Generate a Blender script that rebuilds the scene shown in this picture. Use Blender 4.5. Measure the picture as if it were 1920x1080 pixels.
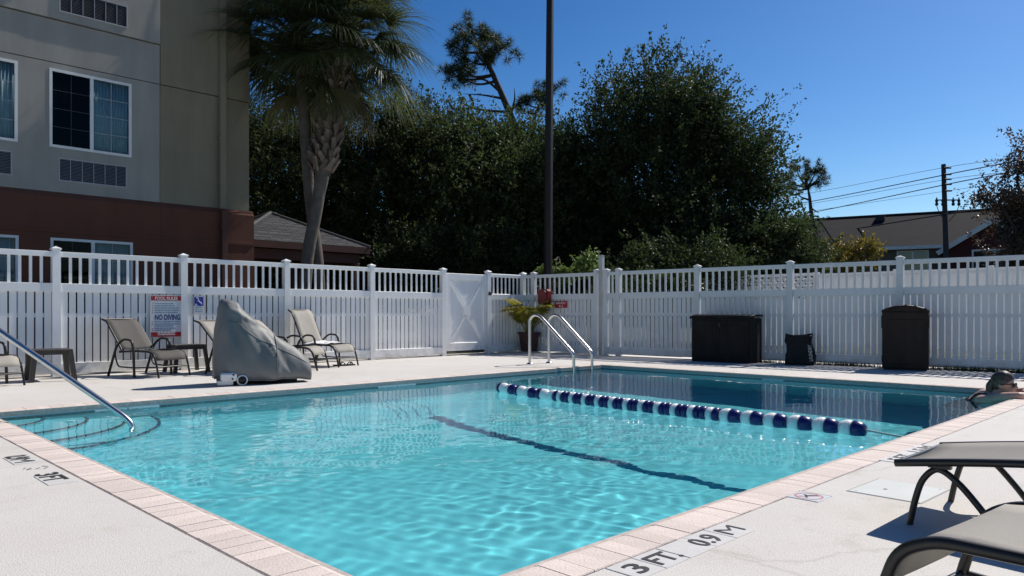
import bpy, bmesh, math, random
import numpy as np
from mathutils import Vector, Matrix

sc = bpy.context.scene
for _o in list(bpy.data.objects):
    bpy.data.objects.remove(_o)
C = sc.collection
R = math.radians
S = math.sqrt(.5)

# ------------------------------------------------------------------ camera
cam = bpy.data.cameras.new('camera')
camo = bpy.data.objects.new('camera', cam)
C.objects.link(camo)
camo.location = (0, 0, .9)
camo.rotation_euler = (R(90), 0, 0)
cam.sensor_width = 36
cam.lens = 36 * 1404 / 1920
cam.shift_y = 47 / 1920
cam.clip_start = .05
cam.clip_end = 3000
sc.camera = camo

# ------------------------------------------------------------------ sky, sun, exposure
AZ, EL = R(40), R(46)
world = bpy.data.worlds.new('World')
sc.world = world
world.use_nodes = True
wn = world.node_tree
sky = wn.nodes.new('ShaderNodeTexSky')
sky.sky_type = 'NISHITA'
sky.sun_disc = False
sky.sun_elevation = EL
sky.sun_rotation = math.pi / 2 - AZ
sky.altitude = 0
sky.air_density = 1.0
sky.dust_density = .45
sky.ozone_density = 3.0
# a little more contrast in the clear blue, the same curve over the whole sky
k1 = wn.nodes.new('ShaderNodeVectorMath')
k1.operation = 'SCALE'
k1.inputs['Scale'].default_value = 1 / 8
gm = wn.nodes.new('ShaderNodeGamma')
gm.inputs[1].default_value = 1.45
k2 = wn.nodes.new('ShaderNodeVectorMath')
k2.operation = 'SCALE'
k2.inputs['Scale'].default_value = 8
wn.links.new(sky.outputs[0], k1.inputs[0])
wn.links.new(k1.outputs[0], gm.inputs[0])
wn.links.new(gm.outputs[0], k2.inputs[0])
hsv = wn.nodes.new('ShaderNodeHueSaturation')
hsv.inputs['Saturation'].default_value = 1.17
wn.links.new(k2.outputs[0], hsv.inputs['Color'])
wn.links.new(hsv.outputs[0], wn.nodes['Background'].inputs[0])
wn.nodes['Background'].inputs[1].default_value = .096
sunl = bpy.data.lights.new('sun', 'SUN')
sunl.energy = 4.6
sunl.angle = R(.5)
sunl.color = (1, .945, .865)
sunl.cycles.is_caustics_light = True
suno = bpy.data.objects.new('sun', sunl)
C.objects.link(suno)
sd = Vector((math.cos(AZ) * math.cos(EL), math.sin(AZ) * math.cos(EL), math.sin(EL)))
suno.rotation_euler = sd.to_track_quat('Z', 'Y').to_euler()
sc.view_settings.view_transform = 'Standard'
sc.view_settings.look = 'None'
sc.view_settings.exposure = 0.12
sc.view_settings.gamma = 1
sc.cycles.use_denoising = True
sc.cycles.max_bounces = 10
sc.cycles.transparent_max_bounces = 12
sc.cycles.caustics_reflective = False
sc.cycles.sample_clamp_indirect = 6

# ------------------------------------------------------------------ helpers
def W(u, v, z=0):
    """pool frame (u along the long side, v along the short side) to world"""
    return Vector(((u - v) * S, (u + v) * S, z))

def at(x, y, Y):
    """photo direction at a chosen distance Y in metres -> world point"""
    return Vector(((x - 960) / 1404 * Y, Y, .9 + (587 - y) / 1404 * Y))

class MB:
    def __init__(s):
        s.v = []
        s.f = []
        s.sm = []
    def add(s, vs, fs, smooth=False):
        n = len(s.v)
        s.v += [tuple(p) for p in vs]
        s.f += [tuple(i + n for i in f) for f in fs]
        s.sm += [smooth] * len(fs)
        return s
    def box(s, x0, x1, y0, y1, z0, z1, bev=0):
        if bev <= 0:
            s.add([(x0, y0, z0), (x1, y0, z0), (x1, y1, z0), (x0, y1, z0), (x0, y0, z1), (x1, y0, z1), (x1, y1, z1), (x0, y1, z1)],
                  [(3, 2, 1, 0), (4, 5, 6, 7), (0, 1, 5, 4), (1, 2, 6, 5), (2, 3, 7, 6), (3, 0, 4, 7)])
        else:
            b = bev
            vs = []
            for (z, i) in ((z0, b), (z0 + b, 0), (z1 - b, 0), (z1, b)):
                vs += [(x0 + i, y0 + i, z), (x1 - i, y0 + i, z), (x1 - i, y1 - i, z), (x0 + i, y1 - i, z)]
            fs = [(3, 2, 1, 0), (12, 13, 14, 15)]
            for k in range(3):
                for j in range(4):
                    a, c = k * 4 + j, k * 4 + (j + 1) % 4
                    fs.append((a, c, c + 4, a + 4))
            s.add(vs, fs)
        return s
    def tube(s, pts, r, n=8, caps=True, sx=1.0):
        pts = [Vector(p) for p in pts]
        m = len(pts)
        rs = r if isinstance(r, (list, tuple)) else [r] * m
        T = []
        for i in range(m):
            a = pts[max(i - 1, 0)]
            b = pts[min(i + 1, m - 1)]
            t = (b - a)
            T.append(t.normalized() if t.length > 1e-9 else Vector((0, 0, 1)))
        up = Vector((0, 0, 1)) if abs(T[0].z) < .9 else Vector((1, 0, 0))
        N = T[0].cross(up).normalized()
        vs = []
        for i in range(m):
            N = (N - T[i] * N.dot(T[i])).normalized()
            B = T[i].cross(N)
            for k in range(n):
                a = 2 * math.pi * k / n
                vs.append(pts[i] + (N * math.cos(a) * sx + B * math.sin(a)) * rs[i])
        fs = [(i * n + k, i * n + (k + 1) % n, (i + 1) * n + (k + 1) % n, (i + 1) * n + k) for i in range(m - 1) for k in range(n)]
        s.add(vs, fs, True)
        if caps:
            s.add(vs[:n], [tuple(range(n))[::-1]])
            s.add(vs[-n:], [tuple(range(n))])
        return s
    def lathe(s, prof, n=16, axis='z', o=(0, 0, 0)):
        vs = []
        for (r, h) in prof:
            for k in range(n):
                a = 2 * math.pi * k / n
                p = (r * math.cos(a), r * math.sin(a), h)
                if axis == 'x':
                    p = (h, p[0], p[1])
                elif axis == 'y':
                    p = (p[0], h, p[1])
                vs.append((p[0] + o[0], p[1] + o[1], p[2] + o[2]))
        m = len(prof)
        fs = [(i * n + k, i * n + (k + 1) % n, (i + 1) * n + (k + 1) % n, (i + 1) * n + k) for i in range(m - 1) for k in range(n)]
        return s.add(vs, fs, True)
    def ell(s, c, r, n=14, m=9):
        vs = []
        for i in range(m + 1):
            t = math.pi * i / m
            for k in range(n):
                a = 2 * math.pi * k / n
                vs.append((c[0] + r[0] * math.sin(t) * math.cos(a), c[1] + r[1] * math.sin(t) * math.sin(a), c[2] + r[2] * math.cos(t)))
        fs = [(i * n + k, (i + 1) * n + k, (i + 1) * n + (k + 1) % n, i * n + (k + 1) % n) for i in range(m) for k in range(n)]
        return s.add(vs, fs, True)
    def prism(s, poly, axis, a, b):
        """polygon in the plane perpendicular to axis, extruded from a to b"""
        def P(p, t):
            return {'x': (t, p[0], p[1]), 'y': (p[0], t, p[1]), 'z': (p[0], p[1], t)}[axis]
        n = len(poly)
        vs = [P(p, a) for p in poly] + [P(p, b) for p in poly]
        fs = [tuple(range(n))[::-1], tuple(range(n, 2 * n))] + [(i, (i + 1) % n, n + (i + 1) % n, n + i) for i in range(n)]
        return s.add(vs, fs)
    def sheet(s, grid, th=.004):
        """grid[i][j] of points, thickened downwards along its own normal"""
        a, b = len(grid), len(grid[0])
        P = [[Vector(p) for p in row] for row in grid]
        Nn = []
        for i in range(a):
            for j in range(b):
                du = P[min(i + 1, a - 1)][j] - P[max(i - 1, 0)][j]
                dv = P[i][min(j + 1, b - 1)] - P[i][max(j - 1, 0)]
                Nn.append(du.cross(dv).normalized())
        top = [P[i][j] for i in range(a) for j in range(b)]
        bot = [top[k] - Nn[k] * th for k in range(a * b)]
        n = a * b
        fs = []
        for i in range(a - 1):
            for j in range(b - 1):
                q = (i * b + j, (i + 1) * b + j, (i + 1) * b + j + 1, i * b + j + 1)
                fs.append(q)
                fs.append(tuple(x + n for x in q[::-1]))
        edge = [(i * b, (i + 1) * b) for i in range(a - 1)] + [((i + 1) * b + b - 1, i * b + b - 1) for i in range(a - 1)] \
            + [(j + 1, j) for j in range(b - 1)] + [((a - 1) * b + j, (a - 1) * b + j + 1) for j in range(b - 1)]
        fs += [(p, p + n, q + n, q) for p, q in edge]
        return s.add(top + bot, fs, True)
    def mesh(s, name):
        m = bpy.data.meshes.new(name)
        m.from_pydata(s.v, [], s.f)
        m.polygons.foreach_set('use_smooth', s.sm)
        m.update()
        return m
    def build(s, name, mat, parent=None, loc=(0, 0, 0), rz=0, rot=None):
        return O(name, s.mesh(name), mat, parent, loc, rz, rot)

def O(name, me, mat=None, parent=None, loc=(0, 0, 0), rz=0, rot=None, scale=None):
    o = bpy.data.objects.new(name, me)
    C.objects.link(o)
    if mat is not None and me is not None and not me.materials:
        me.materials.append(mat)
    o.location = loc
    o.rotation_euler = rot if rot is not None else (0, 0, rz)
    if scale is not None:
        o.scale = scale if hasattr(scale, '__len__') else (scale,) * 3
    if parent is not None:
        o.parent = parent
    return o

def tag(o, label=None, cat=None, group=None, kind=None):
    if label: o['label'] = label
    if cat: o['category'] = cat
    if group: o['group'] = group
    if kind: o['kind'] = kind
    return o

def thing(name, label, cat, loc=(0, 0, 0), rz=0, group=None):
    o = bpy.data.objects.new(name, None)
    C.objects.link(o)
    o.empty_display_size = .1
    o.location = loc
    o.rotation_euler = (0, 0, rz)
    return tag(o, label, cat, group)

def npmesh(name, V, F, smooth=False):
    V = np.asarray(V, dtype=np.float32)
    F = np.asarray(F, dtype=np.int32)
    k = F.shape[1]
    m = bpy.data.meshes.new(name)
    m.vertices.add(len(V))
    m.vertices.foreach_set('co', V.ravel())
    m.loops.add(F.size)
    m.loops.foreach_set('vertex_index', F.ravel())
    m.polygons.add(len(F))
    m.polygons.foreach_set('loop_start', np.arange(0, F.size, k, dtype=np.int32))
    m.polygons.foreach_set('loop_total', np.full(len(F), k, dtype=np.int32))
    m.polygons.foreach_set('use_smooth', np.full(len(F), smooth))
    m.update()
    m.validate()
    return m

def smooth_path(pts, n=6):
    """Catmull-Rom through pts"""
    P = [Vector(p) for p in pts]
    P = [P[0] * 2 - P[1]] + P + [P[-1] * 2 - P[-2]]
    out = []
    for i in range(1, len(P) - 2):
        for k in range(n):
            t = k / n
            a, b, c, d = P[i - 1], P[i], P[i + 1], P[i + 2]
            out.append(.5 * ((2 * b) + (c - a) * t + (2 * a - 5 * b + 4 * c - d) * t * t + (3 * b - a - 3 * c + d) * t ** 3))
    out.append(P[-2])
    return out

def bend(pts, rad=.05, n=5):
    """polyline with rounded corners"""
    P = [Vector(p) for p in pts]
    out = [P[0]]
    for i in range(1, len(P) - 1):
        a, b, c = P[i - 1], P[i], P[i + 1]
        r = min(rad, (a - b).length * .48, (c - b).length * .48)
        p = b + (a - b).normalized() * r
        q = b + (c - b).normalized() * r
        for k in range(n + 1):
            t = k / n
            out.append(p * (1 - t) ** 2 + b * 2 * t * (1 - t) + q * t * t)
    out.append(P[-1])
    return out

# ------------------------------------------------------------------ materials
def mat(name, col, rough=.6, metal=0, var=.0, vscale=6, bump=0, bscale=60, spec=None, col2=None, detail=4, transl=0, transl_col=None):
    m = bpy.data.materials.new(name)
    m.use_nodes = True
    nt = m.node_tree
    b = nt.nodes['Principled BSDF']
    b.inputs['Base Color'].default_value = (*col, 1)
    b.inputs['Roughness'].default_value = rough
    b.inputs['Metallic'].default_value = metal
    if spec is not None:
        b.inputs['Specular IOR Level'].default_value = spec
    tc = nt.nodes.new('ShaderNodeTexCoord')
    if var > 0 or col2:
        nz = nt.nodes.new('ShaderNodeTexNoise')
        nz.inputs['Scale'].default_value = vscale
        nz.inputs['Detail'].default_value = detail
        nz.inputs['Roughness'].default_value = .6
        nt.links.new(tc.outputs['Object'], nz.inputs['Vector'])
        mr = nt.nodes.new('ShaderNodeMapRange')
        mr.inputs[1].default_value = .3
        mr.inputs[2].default_value = .7
        nt.links.new(nz.outputs[0], mr.inputs[0])
        mx = nt.nodes.new('ShaderNodeMix')
        mx.data_type = 'RGBA'
        c2 = col2 if col2 else tuple(max(0, c * (1 + var)) for c in col)
        c1 = col if col2 else tuple(c * (1 - var) for c in col)
        mx.inputs[6].default_value = (*c1, 1)
        mx.inputs[7].default_value = (*c2, 1)
        nt.links.new(mr.outputs[0], mx.inputs[0])
        nt.links.new(mx.outputs[2], b.inputs['Base Color'])
    if bump > 0:
        n2 = nt.nodes.new('ShaderNodeTexNoise')
        n2.inputs['Scale'].default_value = bscale
        n2.inputs['Detail'].default_value = 3
        nt.links.new(tc.outputs['Object'], n2.inputs['Vector'])
        bp = nt.nodes.new('ShaderNodeBump')
        bp.inputs['Strength'].default_value = bump
        bp.inputs['Distance'].default_value = .01
        nt.links.new(n2.outputs[0], bp.inputs['Height'])
        nt.links.new(bp.outputs[0], b.inputs['Normal'])
    if transl > 0:
        out = nt.nodes['Material Output']
        tr = nt.nodes.new('ShaderNodeBsdfTranslucent')
        tr.inputs[0].default_value = (*(transl_col or col), 1)
        ms = nt.nodes.new('ShaderNodeMixShader')
        ms.inputs[0].default_value = transl
        nt.links.new(b.outputs[0], ms.inputs[1])
        nt.links.new(tr.outputs[0], ms.inputs[2])
        nt.links.new(ms.outputs[0], out.inputs[0])
    return m

def island_var(m, amount=.3, hue=None):
    """vary colour per connected piece (per leaf, per brick)"""
    nt = m.node_tree
    b = nt.nodes['Principled BSDF']
    g = nt.nodes.new('ShaderNodeNewGeometry')
    hs = nt.nodes.new('ShaderNodeHueSaturation')
    mr = nt.nodes.new('ShaderNodeMapRange')
    mr.inputs[3].default_value = 1 - amount
    mr.inputs[4].default_value = 1 + amount
    nt.links.new(g.outputs['Random Per Island'], mr.inputs[0])
    nt.links.new(mr.outputs[0], hs.inputs['Value'])
    src = b.inputs['Base Color']
    if src.links:
        nt.links.new(src.links[0].from_socket, hs.inputs['Color'])
    else:
        hs.inputs['Color'].default_value = src.default_value
    nt.links.new(hs.outputs[0], b.inputs['Base Color'])
    return m

def object_var(m, amount=.1):
    nt = m.node_tree
    b = nt.nodes['Principled BSDF']
    g = nt.nodes.new('ShaderNodeObjectInfo')
    hs = nt.nodes.new('ShaderNodeHueSaturation')
    mr = nt.nodes.new('ShaderNodeMapRange')
    mr.inputs[3].default_value = 1 - amount
    mr.inputs[4].default_value = 1 + amount
    nt.links.new(g.outputs['Random'], mr.inputs[0])
    nt.links.new(mr.outputs[0], hs.inputs['Value'])
    src = b.inputs['Base Color']
    if src.links:
        nt.links.new(src.links[0].from_socket, hs.inputs['Color'])
    else:
        hs.inputs['Color'].default_value = src.default_value
    nt.links.new(hs.outputs[0], b.inputs['Base Color'])
    return m

M = {}
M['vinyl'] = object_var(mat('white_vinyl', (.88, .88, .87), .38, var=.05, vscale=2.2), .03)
M['vinyl_shade_tone'] = object_var(mat('shade_toned_white_vinyl', (.74, .75, .76), .42, var=.06, vscale=2.2, transl=.13, transl_col=(.66, .72, .80)), .04)  # same white vinyl, base colour darkened to put in the right-hand fences' shade
M['vinyl_far'] = mat('thin_white_vinyl', (.82, .82, .82), .5, transl=.4, transl_col=(.85, .86, .88))
M['coping'] = object_var(mat('coping_brick', (.71, .61, .55), .8, var=.11, vscale=6, bump=.35, bscale=90), .09)
M['mortar'] = mat('mortar', (.5, .43, .39), .9, var=.2, vscale=30)
M['concrete'] = mat('pool_concrete', (.5, .48, .45), .9)
M['plaster'] = mat('pool_plaster', (.33, .84, .92), .7, var=.05, vscale=2)
M['line_tile'] = mat('dark_line_tile', (.012, .06, .075), .35, var=.3, vscale=30)
M['steel'] = mat('stainless_steel', (.62, .61, .6), .26, 1, var=.06, vscale=14)
M['bronze'] = mat('dark_bronze_paint', (.018, .016, .014), .38, var=.25, vscale=20)
M['brown_resin'] = mat('brown_resin', (.045, .036, .030), .5, var=.2, vscale=12)
M['white_paint'] = mat('white_paint', (.78, .78, .77), .45, var=.04, vscale=5)
M['muntin'] = mat('grey_muntin', (.5, .5, .5), .5)
M['black'] = mat('black_plastic', (.012, .012, .012), .45)
M['ink'] = mat('black_ink', (.012, .013, .016), .6, var=.4, vscale=70, col2=(.05, .05, .055))
M['blue_ink'] = mat('blue_ink', (.012, .045, .20), .6)
M['blue_panel'] = mat('blue_panel', (.03, .045, .33), .5)
M['pale_blue'] = mat('pale_blue_print', (.22, .33, .45), .6)
M['red_ink'] = mat('red_ink', (.42, .012, .02), .5)
M['faded_red'] = mat('faded_red_ink', (.50, .22, .21), .6)
M['grey_ink'] = mat('worn_ink', (.32, .30, .28), .7)
M['deck_tile'] = mat('worn_deck_tile', (.63, .615, .59), .55, var=.06, vscale=25)
M['tile'] = mat('white_ceramic_tile', (.72, .73, .74), .3, var=.05, vscale=8)
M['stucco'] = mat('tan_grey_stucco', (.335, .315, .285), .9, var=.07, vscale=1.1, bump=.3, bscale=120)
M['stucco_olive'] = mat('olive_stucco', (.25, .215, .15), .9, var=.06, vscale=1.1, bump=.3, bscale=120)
M['stucco_red'] = mat('red_brown_stucco', (.135, .050, .030), .9, var=.10, vscale=1.3, bump=.3, bscale=120)
M['red_wood'] = mat('red_brown_wood', (.10, .037, .026), .7, var=.15, vscale=4)
M['glass'] = mat('dark_window_glass', (.012, .017, .022), .04, spec=.8)
M['curtain'] = mat('pale_curtain', (.66, .74, .74), .9, var=.1, vscale=8)
M['curtain_dark'] = mat('dark_curtain', (.022, .026, .034), .9)
M['grille'] = mat('grey_metal_grille', (.42, .41, .42), .5, 0, var=.1)
M['roof_grey'] = mat('roof_shingle_grey', (.075, .077, .082), .9, var=.25, vscale=9)
M['roof_brown'] = mat('roof_shingle_brown', (.018, .018, .018), .9, var=.2, vscale=2.5)
M['siding'] = mat('grey_brown_siding', (.115, .1, .09), .8, var=.06, vscale=2)
M['gable_red'] = mat('dark_red_siding', (.075, .014, .014), .8, var=.1)
M['bark'] = mat('bark', (.06, .047, .038), .9, var=.35, vscale=7, bump=.8, bscale=22)
M['pine_bark'] = mat('pine_bark', (.055, .04, .034), .9, var=.35, vscale=6, bump=.7, bscale=18)
M['palm_bark'] = mat('palm_bark', (.115, .095, .08), .95, var=.25, vscale=7, bump=.9, bscale=30)
M['boot'] = object_var(mat('palm_boot', (.16, .12, .092), .9, var=.25, vscale=10, bump=.5, bscale=30), .35)
M['pole'] = mat('dark_pole_paint', (.016, .015, .016), .5, var=.15, vscale=3, spec=.3)
M['utility'] = mat('weathered_pole_wood', (.06, .052, .055), .9, var=.25, vscale=5)
M['wire'] = mat('wire_black', (.015, .015, .017), .6)
M['lift'] = mat('grey_vinyl_cover', (.16, .162, .16), .55, var=.10, vscale=3.5, bump=.15, bscale=25)
M['darkbox'] = mat('dark_resin_box', (.017, .016, .016), .7, var=.2, vscale=4, spec=.2)
M['binbrown'] = mat('brown_bin', (.030, .019, .015), .6, var=.18, vscale=4, spec=.25)
M['bag'] = mat('black_fabric', (.011, .012, .014), .85, var=.3, vscale=9, bump=.4, bscale=60)
M['terracotta'] = mat('dark_terracotta', (.06, .022, .018), .7, var=.2, vscale=9)
M['phone'] = mat('red_box_paint', (.20, .010, .012), .3, var=.1)
M['blue_float'] = mat('blue_float', (.014, .016, .13), .32, var=.1, vscale=20)
M['white_float'] = mat('white_float', (.9, .9, .89), .35, var=.03, vscale=20)
_b = M['white_float'].node_tree.nodes['Principled BSDF']
_b.inputs['Subsurface Weight'].default_value = .8
_b.inputs['Subsurface Scale'].default_value = .06
_b.inputs['Subsurface Radius'].default_value = (1, 1, 1)
M['rope'] = mat('rope', (.5, .5, .48), .8)
M['towel'] = mat('white_towel', (.8, .8, .8), .95, bump=.6, bscale=150)
M['skin'] = mat('skin', (.55, .34, .265), .45, var=.10, vscale=14)
M['hair'] = mat('wet_hair', (.085, .066, .05), .4, var=.5, vscale=30)
M['swim'] = mat('dark_swimsuit', (.012, .014, .03), .5)
M['lid'] = mat('access_lid', (.58, .60, .58), .7, var=.05, vscale=5, bump=.1, bscale=80)
M['weed'] = island_var(mat('weed_blades', (.075, .095, .03), .6, transl=.3), .4)
M['lamp_glass'] = mat('lamp_lens', (.5, .5, .48), .3)

def add_dirt(m, z0=.0, z1=.42, col=(.36, .33, .27), amt=.6):
    nt = m.node_tree
    b = nt.nodes['Principled BSDF']
    tc = nt.nodes.new('ShaderNodeTexCoord')
    sx = nt.nodes.new('ShaderNodeSeparateXYZ')
    nt.links.new(tc.outputs['Object'], sx.inputs[0])
    mr = nt.nodes.new('ShaderNodeMapRange')
    mr.inputs[1].default_value = z1
    mr.inputs[2].default_value = z0
    nt.links.new(sx.outputs[2], mr.inputs[0])
    g = nt.nodes.new('ShaderNodeNewGeometry')
    nz = nt.nodes.new('ShaderNodeTexNoise')
    nz.inputs['Scale'].default_value = 7
    nz.inputs['Detail'].default_value = 7
    nz.inputs['Roughness'].default_value = .7
    nt.links.new(g.outputs['Position'], nz.inputs['Vector'])
    m2 = nt.nodes.new('ShaderNodeMapRange')
    m2.inputs[1].default_value = .42
    m2.inputs[2].default_value = .68
    m2.inputs[4].default_value = amt
    nt.links.new(nz.outputs[0], m2.inputs[0])
    mu = nt.nodes.new('ShaderNodeMath')
    mu.operation = 'MULTIPLY'
    nt.links.new(mr.outputs[0], mu.inputs[0])
    nt.links.new(m2.outputs[0], mu.inputs[1])
    mx = nt.nodes.new('ShaderNodeMix')
    mx.data_type = 'RGBA'
    nt.links.new(mu.outputs[0], mx.inputs[0])
    nt.links.new(b.inputs['Base Color'].links[0].from_socket, mx.inputs[6])
    mx.inputs[7].default_value = (*col, 1)
    nt.links.new(mx.outputs[2], b.inputs['Base Color'])
for _k in ('vinyl', 'vinyl_shade_tone'):
    add_dirt(M[_k])
def add_streaks(m, lo=.82, sc=(5, 5, .28)):
    nt = m.node_tree
    b = nt.nodes['Principled BSDF']
    tc = nt.nodes.new('ShaderNodeTexCoord')
    mp = nt.nodes.new('ShaderNodeMapping')
    mp.inputs['Scale'].default_value = sc
    nt.links.new(tc.outputs['Object'], mp.inputs[0])
    nz = nt.nodes.new('ShaderNodeTexNoise')
    nz.inputs['Scale'].default_value = 1.2
    nz.inputs['Detail'].default_value = 7
    nz.inputs['Roughness'].default_value = .65
    nt.links.new(mp.outputs[0], nz.inputs['Vector'])
    mr = nt.nodes.new('ShaderNodeMapRange')
    mr.inputs[1].default_value = .35
    mr.inputs[2].default_value = .62
    mr.inputs[3].default_value = lo
    mr.inputs[4].default_value = 1.06
    nt.links.new(nz.outputs[0], mr.inputs[0])
    mx = nt.nodes.new('ShaderNodeMix')
    mx.data_type = 'RGBA'
    mx.blend_type = 'MULTIPLY'
    mx.inputs[0].default_value = 1
    nt.links.new(b.inputs['Base Color'].links[0].from_socket, mx.inputs[6])
    nt.links.new(mr.outputs[0], mx.inputs[7])
    nt.links.new(mx.outputs[2], b.inputs['Base Color'])
for _k in ('stucco', 'stucco_olive', 'stucco_red'):
    add_streaks(M[_k], .93, (3.2, 3.2, .35))
add_streaks(M['binbrown'], .6, (9, 9, 1.5))
add_streaks(M['darkbox'], .6, (9, 9, 1.5))

def leafmat(name, col, rough=.42, tr=.25, var=.45, trc=None, spec=.5):
    return island_var(mat(name, col, rough, spec=spec, transl=tr, transl_col=trc or tuple(min(1, c * 1.6) for c in col)), var)
M['oak'] = leafmat('oak_leaf', (.036, .052, .02), .58, .3, .55, trc=(.07, .105, .032), spec=.3)
M['oak_b'] = leafmat('oak_leaf_light', (.05, .07, .027), .58, .32, .55, trc=(.085, .13, .038), spec=.3)
M['shrub'] = leafmat('shrub_leaf', (.05, .075, .022), .45, .25)
M['shrub_y'] = leafmat('yellow_shrub_leaf', (.19, .15, .025), .5, .3)
M['bright'] = leafmat('bright_leaf', (.13, .19, .05), .45, .35)
M['myrtle'] = leafmat('reddish_leaf', (.06, .045, .03), .45, .25, trc=(.12, .07, .05))
M['pine'] = leafmat('pine_needle', (.045, .062, .02), .55, .25)
M['palm'] = leafmat('palm_blade', (.07, .088, .036), .4, .32, .35, trc=(.12, .15, .05))
M['palm_dry'] = leafmat('dry_palm_blade', (.14, .12, .055), .5, .3, .3)
M['areca'] = leafmat('areca_leaflet', (.22, .205, .03), .4, .4, .35, trc=(.5, .45, .06))
M['stalk'] = mat('palm_stalk', (.10, .09, .03), .6)

def sling_mat(name, c):
    m = mat(name, c, .75, var=.06, vscale=4)
    nt = m.node_tree
    b = nt.nodes['Principled BSDF']
    tc = nt.nodes.new('ShaderNodeTexCoord')
    hs = []
    for ax in (0, 1):
        w = nt.nodes.new('ShaderNodeTexWave')
        w.wave_type = 'BANDS'
        w.bands_direction = 'XY'[ax]
        w.inputs['Scale'].default_value = 75
        nt.links.new(tc.outputs['Object'], w.inputs['Vector'])
        hs.append(w)
    mx = nt.nodes.new('ShaderNodeMath')
    mx.operation = 'MULTIPLY'
    nt.links.new(hs[0].outputs[1], mx.inputs[0])
    nt.links.new(hs[1].outputs[1], mx.inputs[1])
    bp = nt.nodes.new('ShaderNodeBump')
    bp.inputs['Strength'].default_value = .5
    bp.inputs['Distance'].default_value = .003
    nt.links.new(mx.outputs[0], bp.inputs['Height'])
    nt.links.new(bp.outputs[0], b.inputs['Normal'])
    out = nt.nodes['Material Output']
    tr = nt.nodes.new('ShaderNodeBsdfTranslucent')
    tr.inputs[0].default_value = (c[0] * .9, c[1] * .8, c[2] * .6, 1)
    ms = nt.nodes.new('ShaderNodeMixShader')
    ms.inputs[0].default_value = .22
    nt.links.new(b.outputs[0], ms.inputs[1])
    nt.links.new(tr.outputs[0], ms.inputs[2])
    nt.links.new(ms.outputs[0], out.inputs[0])
    return m
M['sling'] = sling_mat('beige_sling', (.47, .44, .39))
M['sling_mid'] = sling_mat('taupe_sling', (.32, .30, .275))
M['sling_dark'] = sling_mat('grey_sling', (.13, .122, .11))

def deck_mat():
    m = mat('cool_deck', (.60, .585, .56), .85)
    nt = m.node_tree
    b = nt.nodes['Principled BSDF']
    tc = nt.nodes.new('ShaderNodeTexCoord')
    def noise(scale, detail, rough=.6):
        n = nt.nodes.new('ShaderNodeTexNoise')
        n.inputs['Scale'].default_value = scale
        n.inputs['Detail'].default_value = detail
        n.inputs['Roughness'].default_value = rough
        nt.links.new(tc.outputs['Object'], n.inputs['Vector'])
        return n
    def ramp(n, a, b_, ca, cb):
        r = nt.nodes.new('ShaderNodeValToRGB')
        r.color_ramp.elements[0].position = a
        r.color_ramp.elements[0].color = (*ca, 1)
        r.color_ramp.elements[1].position = b_
        r.color_ramp.elements[1].color = (*cb, 1)
        nt.links.new(n.outputs[0], r.inputs[0])
        return r
    def mul(a, c):
        x = nt.nodes.new('ShaderNodeMix')
        x.data_type = 'RGBA'
        x.blend_type = 'MULTIPLY'
        x.inputs[0].default_value = 1
        nt.links.new(a, x.inputs[6])
        nt.links.new(c, x.inputs[7])
        return x.outputs[2]
    big = ramp(noise(.55, 5), .3, .75, (.64, .60, .555), (.71, .69, .66))
    fine = ramp(noise(150, 3, .75), .36, .56, (.80, .80, .79), (1.02, 1.02, 1.02))
    blot = ramp(noise(5.5, 6, .7), .56, .72, (1, 1, 1), (.90, .89, .86))
    spots = ramp(noise(14, 5, .8), .66, .74, (1, 1, 1), (.8, .78, .74))
    stain = ramp(noise(1.9, 8, .75), .55, .74, (1, 1, 1), (.84, .82, .78))
    # hairline cracks
    wob = noise(1.6, 4)
    va = nt.nodes.new('ShaderNodeMix')
    va.data_type = 'VECTOR'
    va.inputs[0].default_value = .22
    nt.links.new(tc.outputs['Object'], va.inputs[4])
    nt.links.new(wob.outputs[1], va.inputs[5])
    vc = nt.nodes.new('ShaderNodeTexVoronoi')
    vc.feature = 'DISTANCE_TO_EDGE'
    vc.inputs['Scale'].default_value = .42
    nt.links.new(va.outputs[1], vc.inputs['Vector'])
    cr = ramp(vc, .0, .0010, (.86, .85, .83), (1, 1, 1))
    c0 = mul(mul(mul(mul(big.outputs[0], fine.outputs[0]), spots.outputs[0]), stain.outputs[0]), blot.outputs[0])
    nt.links.new(mul(c0, cr.outputs[0]), b.inputs['Base Color'])
    vo = nt.nodes.new('ShaderNodeTexVoronoi')
    vo.inputs['Scale'].default_value = 210
    nt.links.new(tc.outputs['Object'], vo.inputs['Vector'])
    n3 = noise(120, 6, .7)
    ad = nt.nodes.new('ShaderNodeMath')
    ad.operation = 'ADD'
    nt.links.new(vo.outputs[0], ad.inputs[0])
    nt.links.new(n3.outputs[0], ad.inputs[1])
    bp = nt.nodes.new('ShaderNodeBump')
    bp.inputs['Strength'].default_value = .35
    bp.inputs['Distance'].default_value = .004
    nt.links.new(ad.outputs[0], bp.inputs['Height'])
    nt.links.new(bp.outputs[0], b.inputs['Normal'])
    return m
M['deck'] = deck_mat()

def ground_mat():
    m = mat('ground_cover', (.07, .065, .05), .95, col2=(.055, .07, .028), vscale=.6, detail=8, bump=.8, bscale=40)
    return m
M['ground'] = ground_mat()

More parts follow.
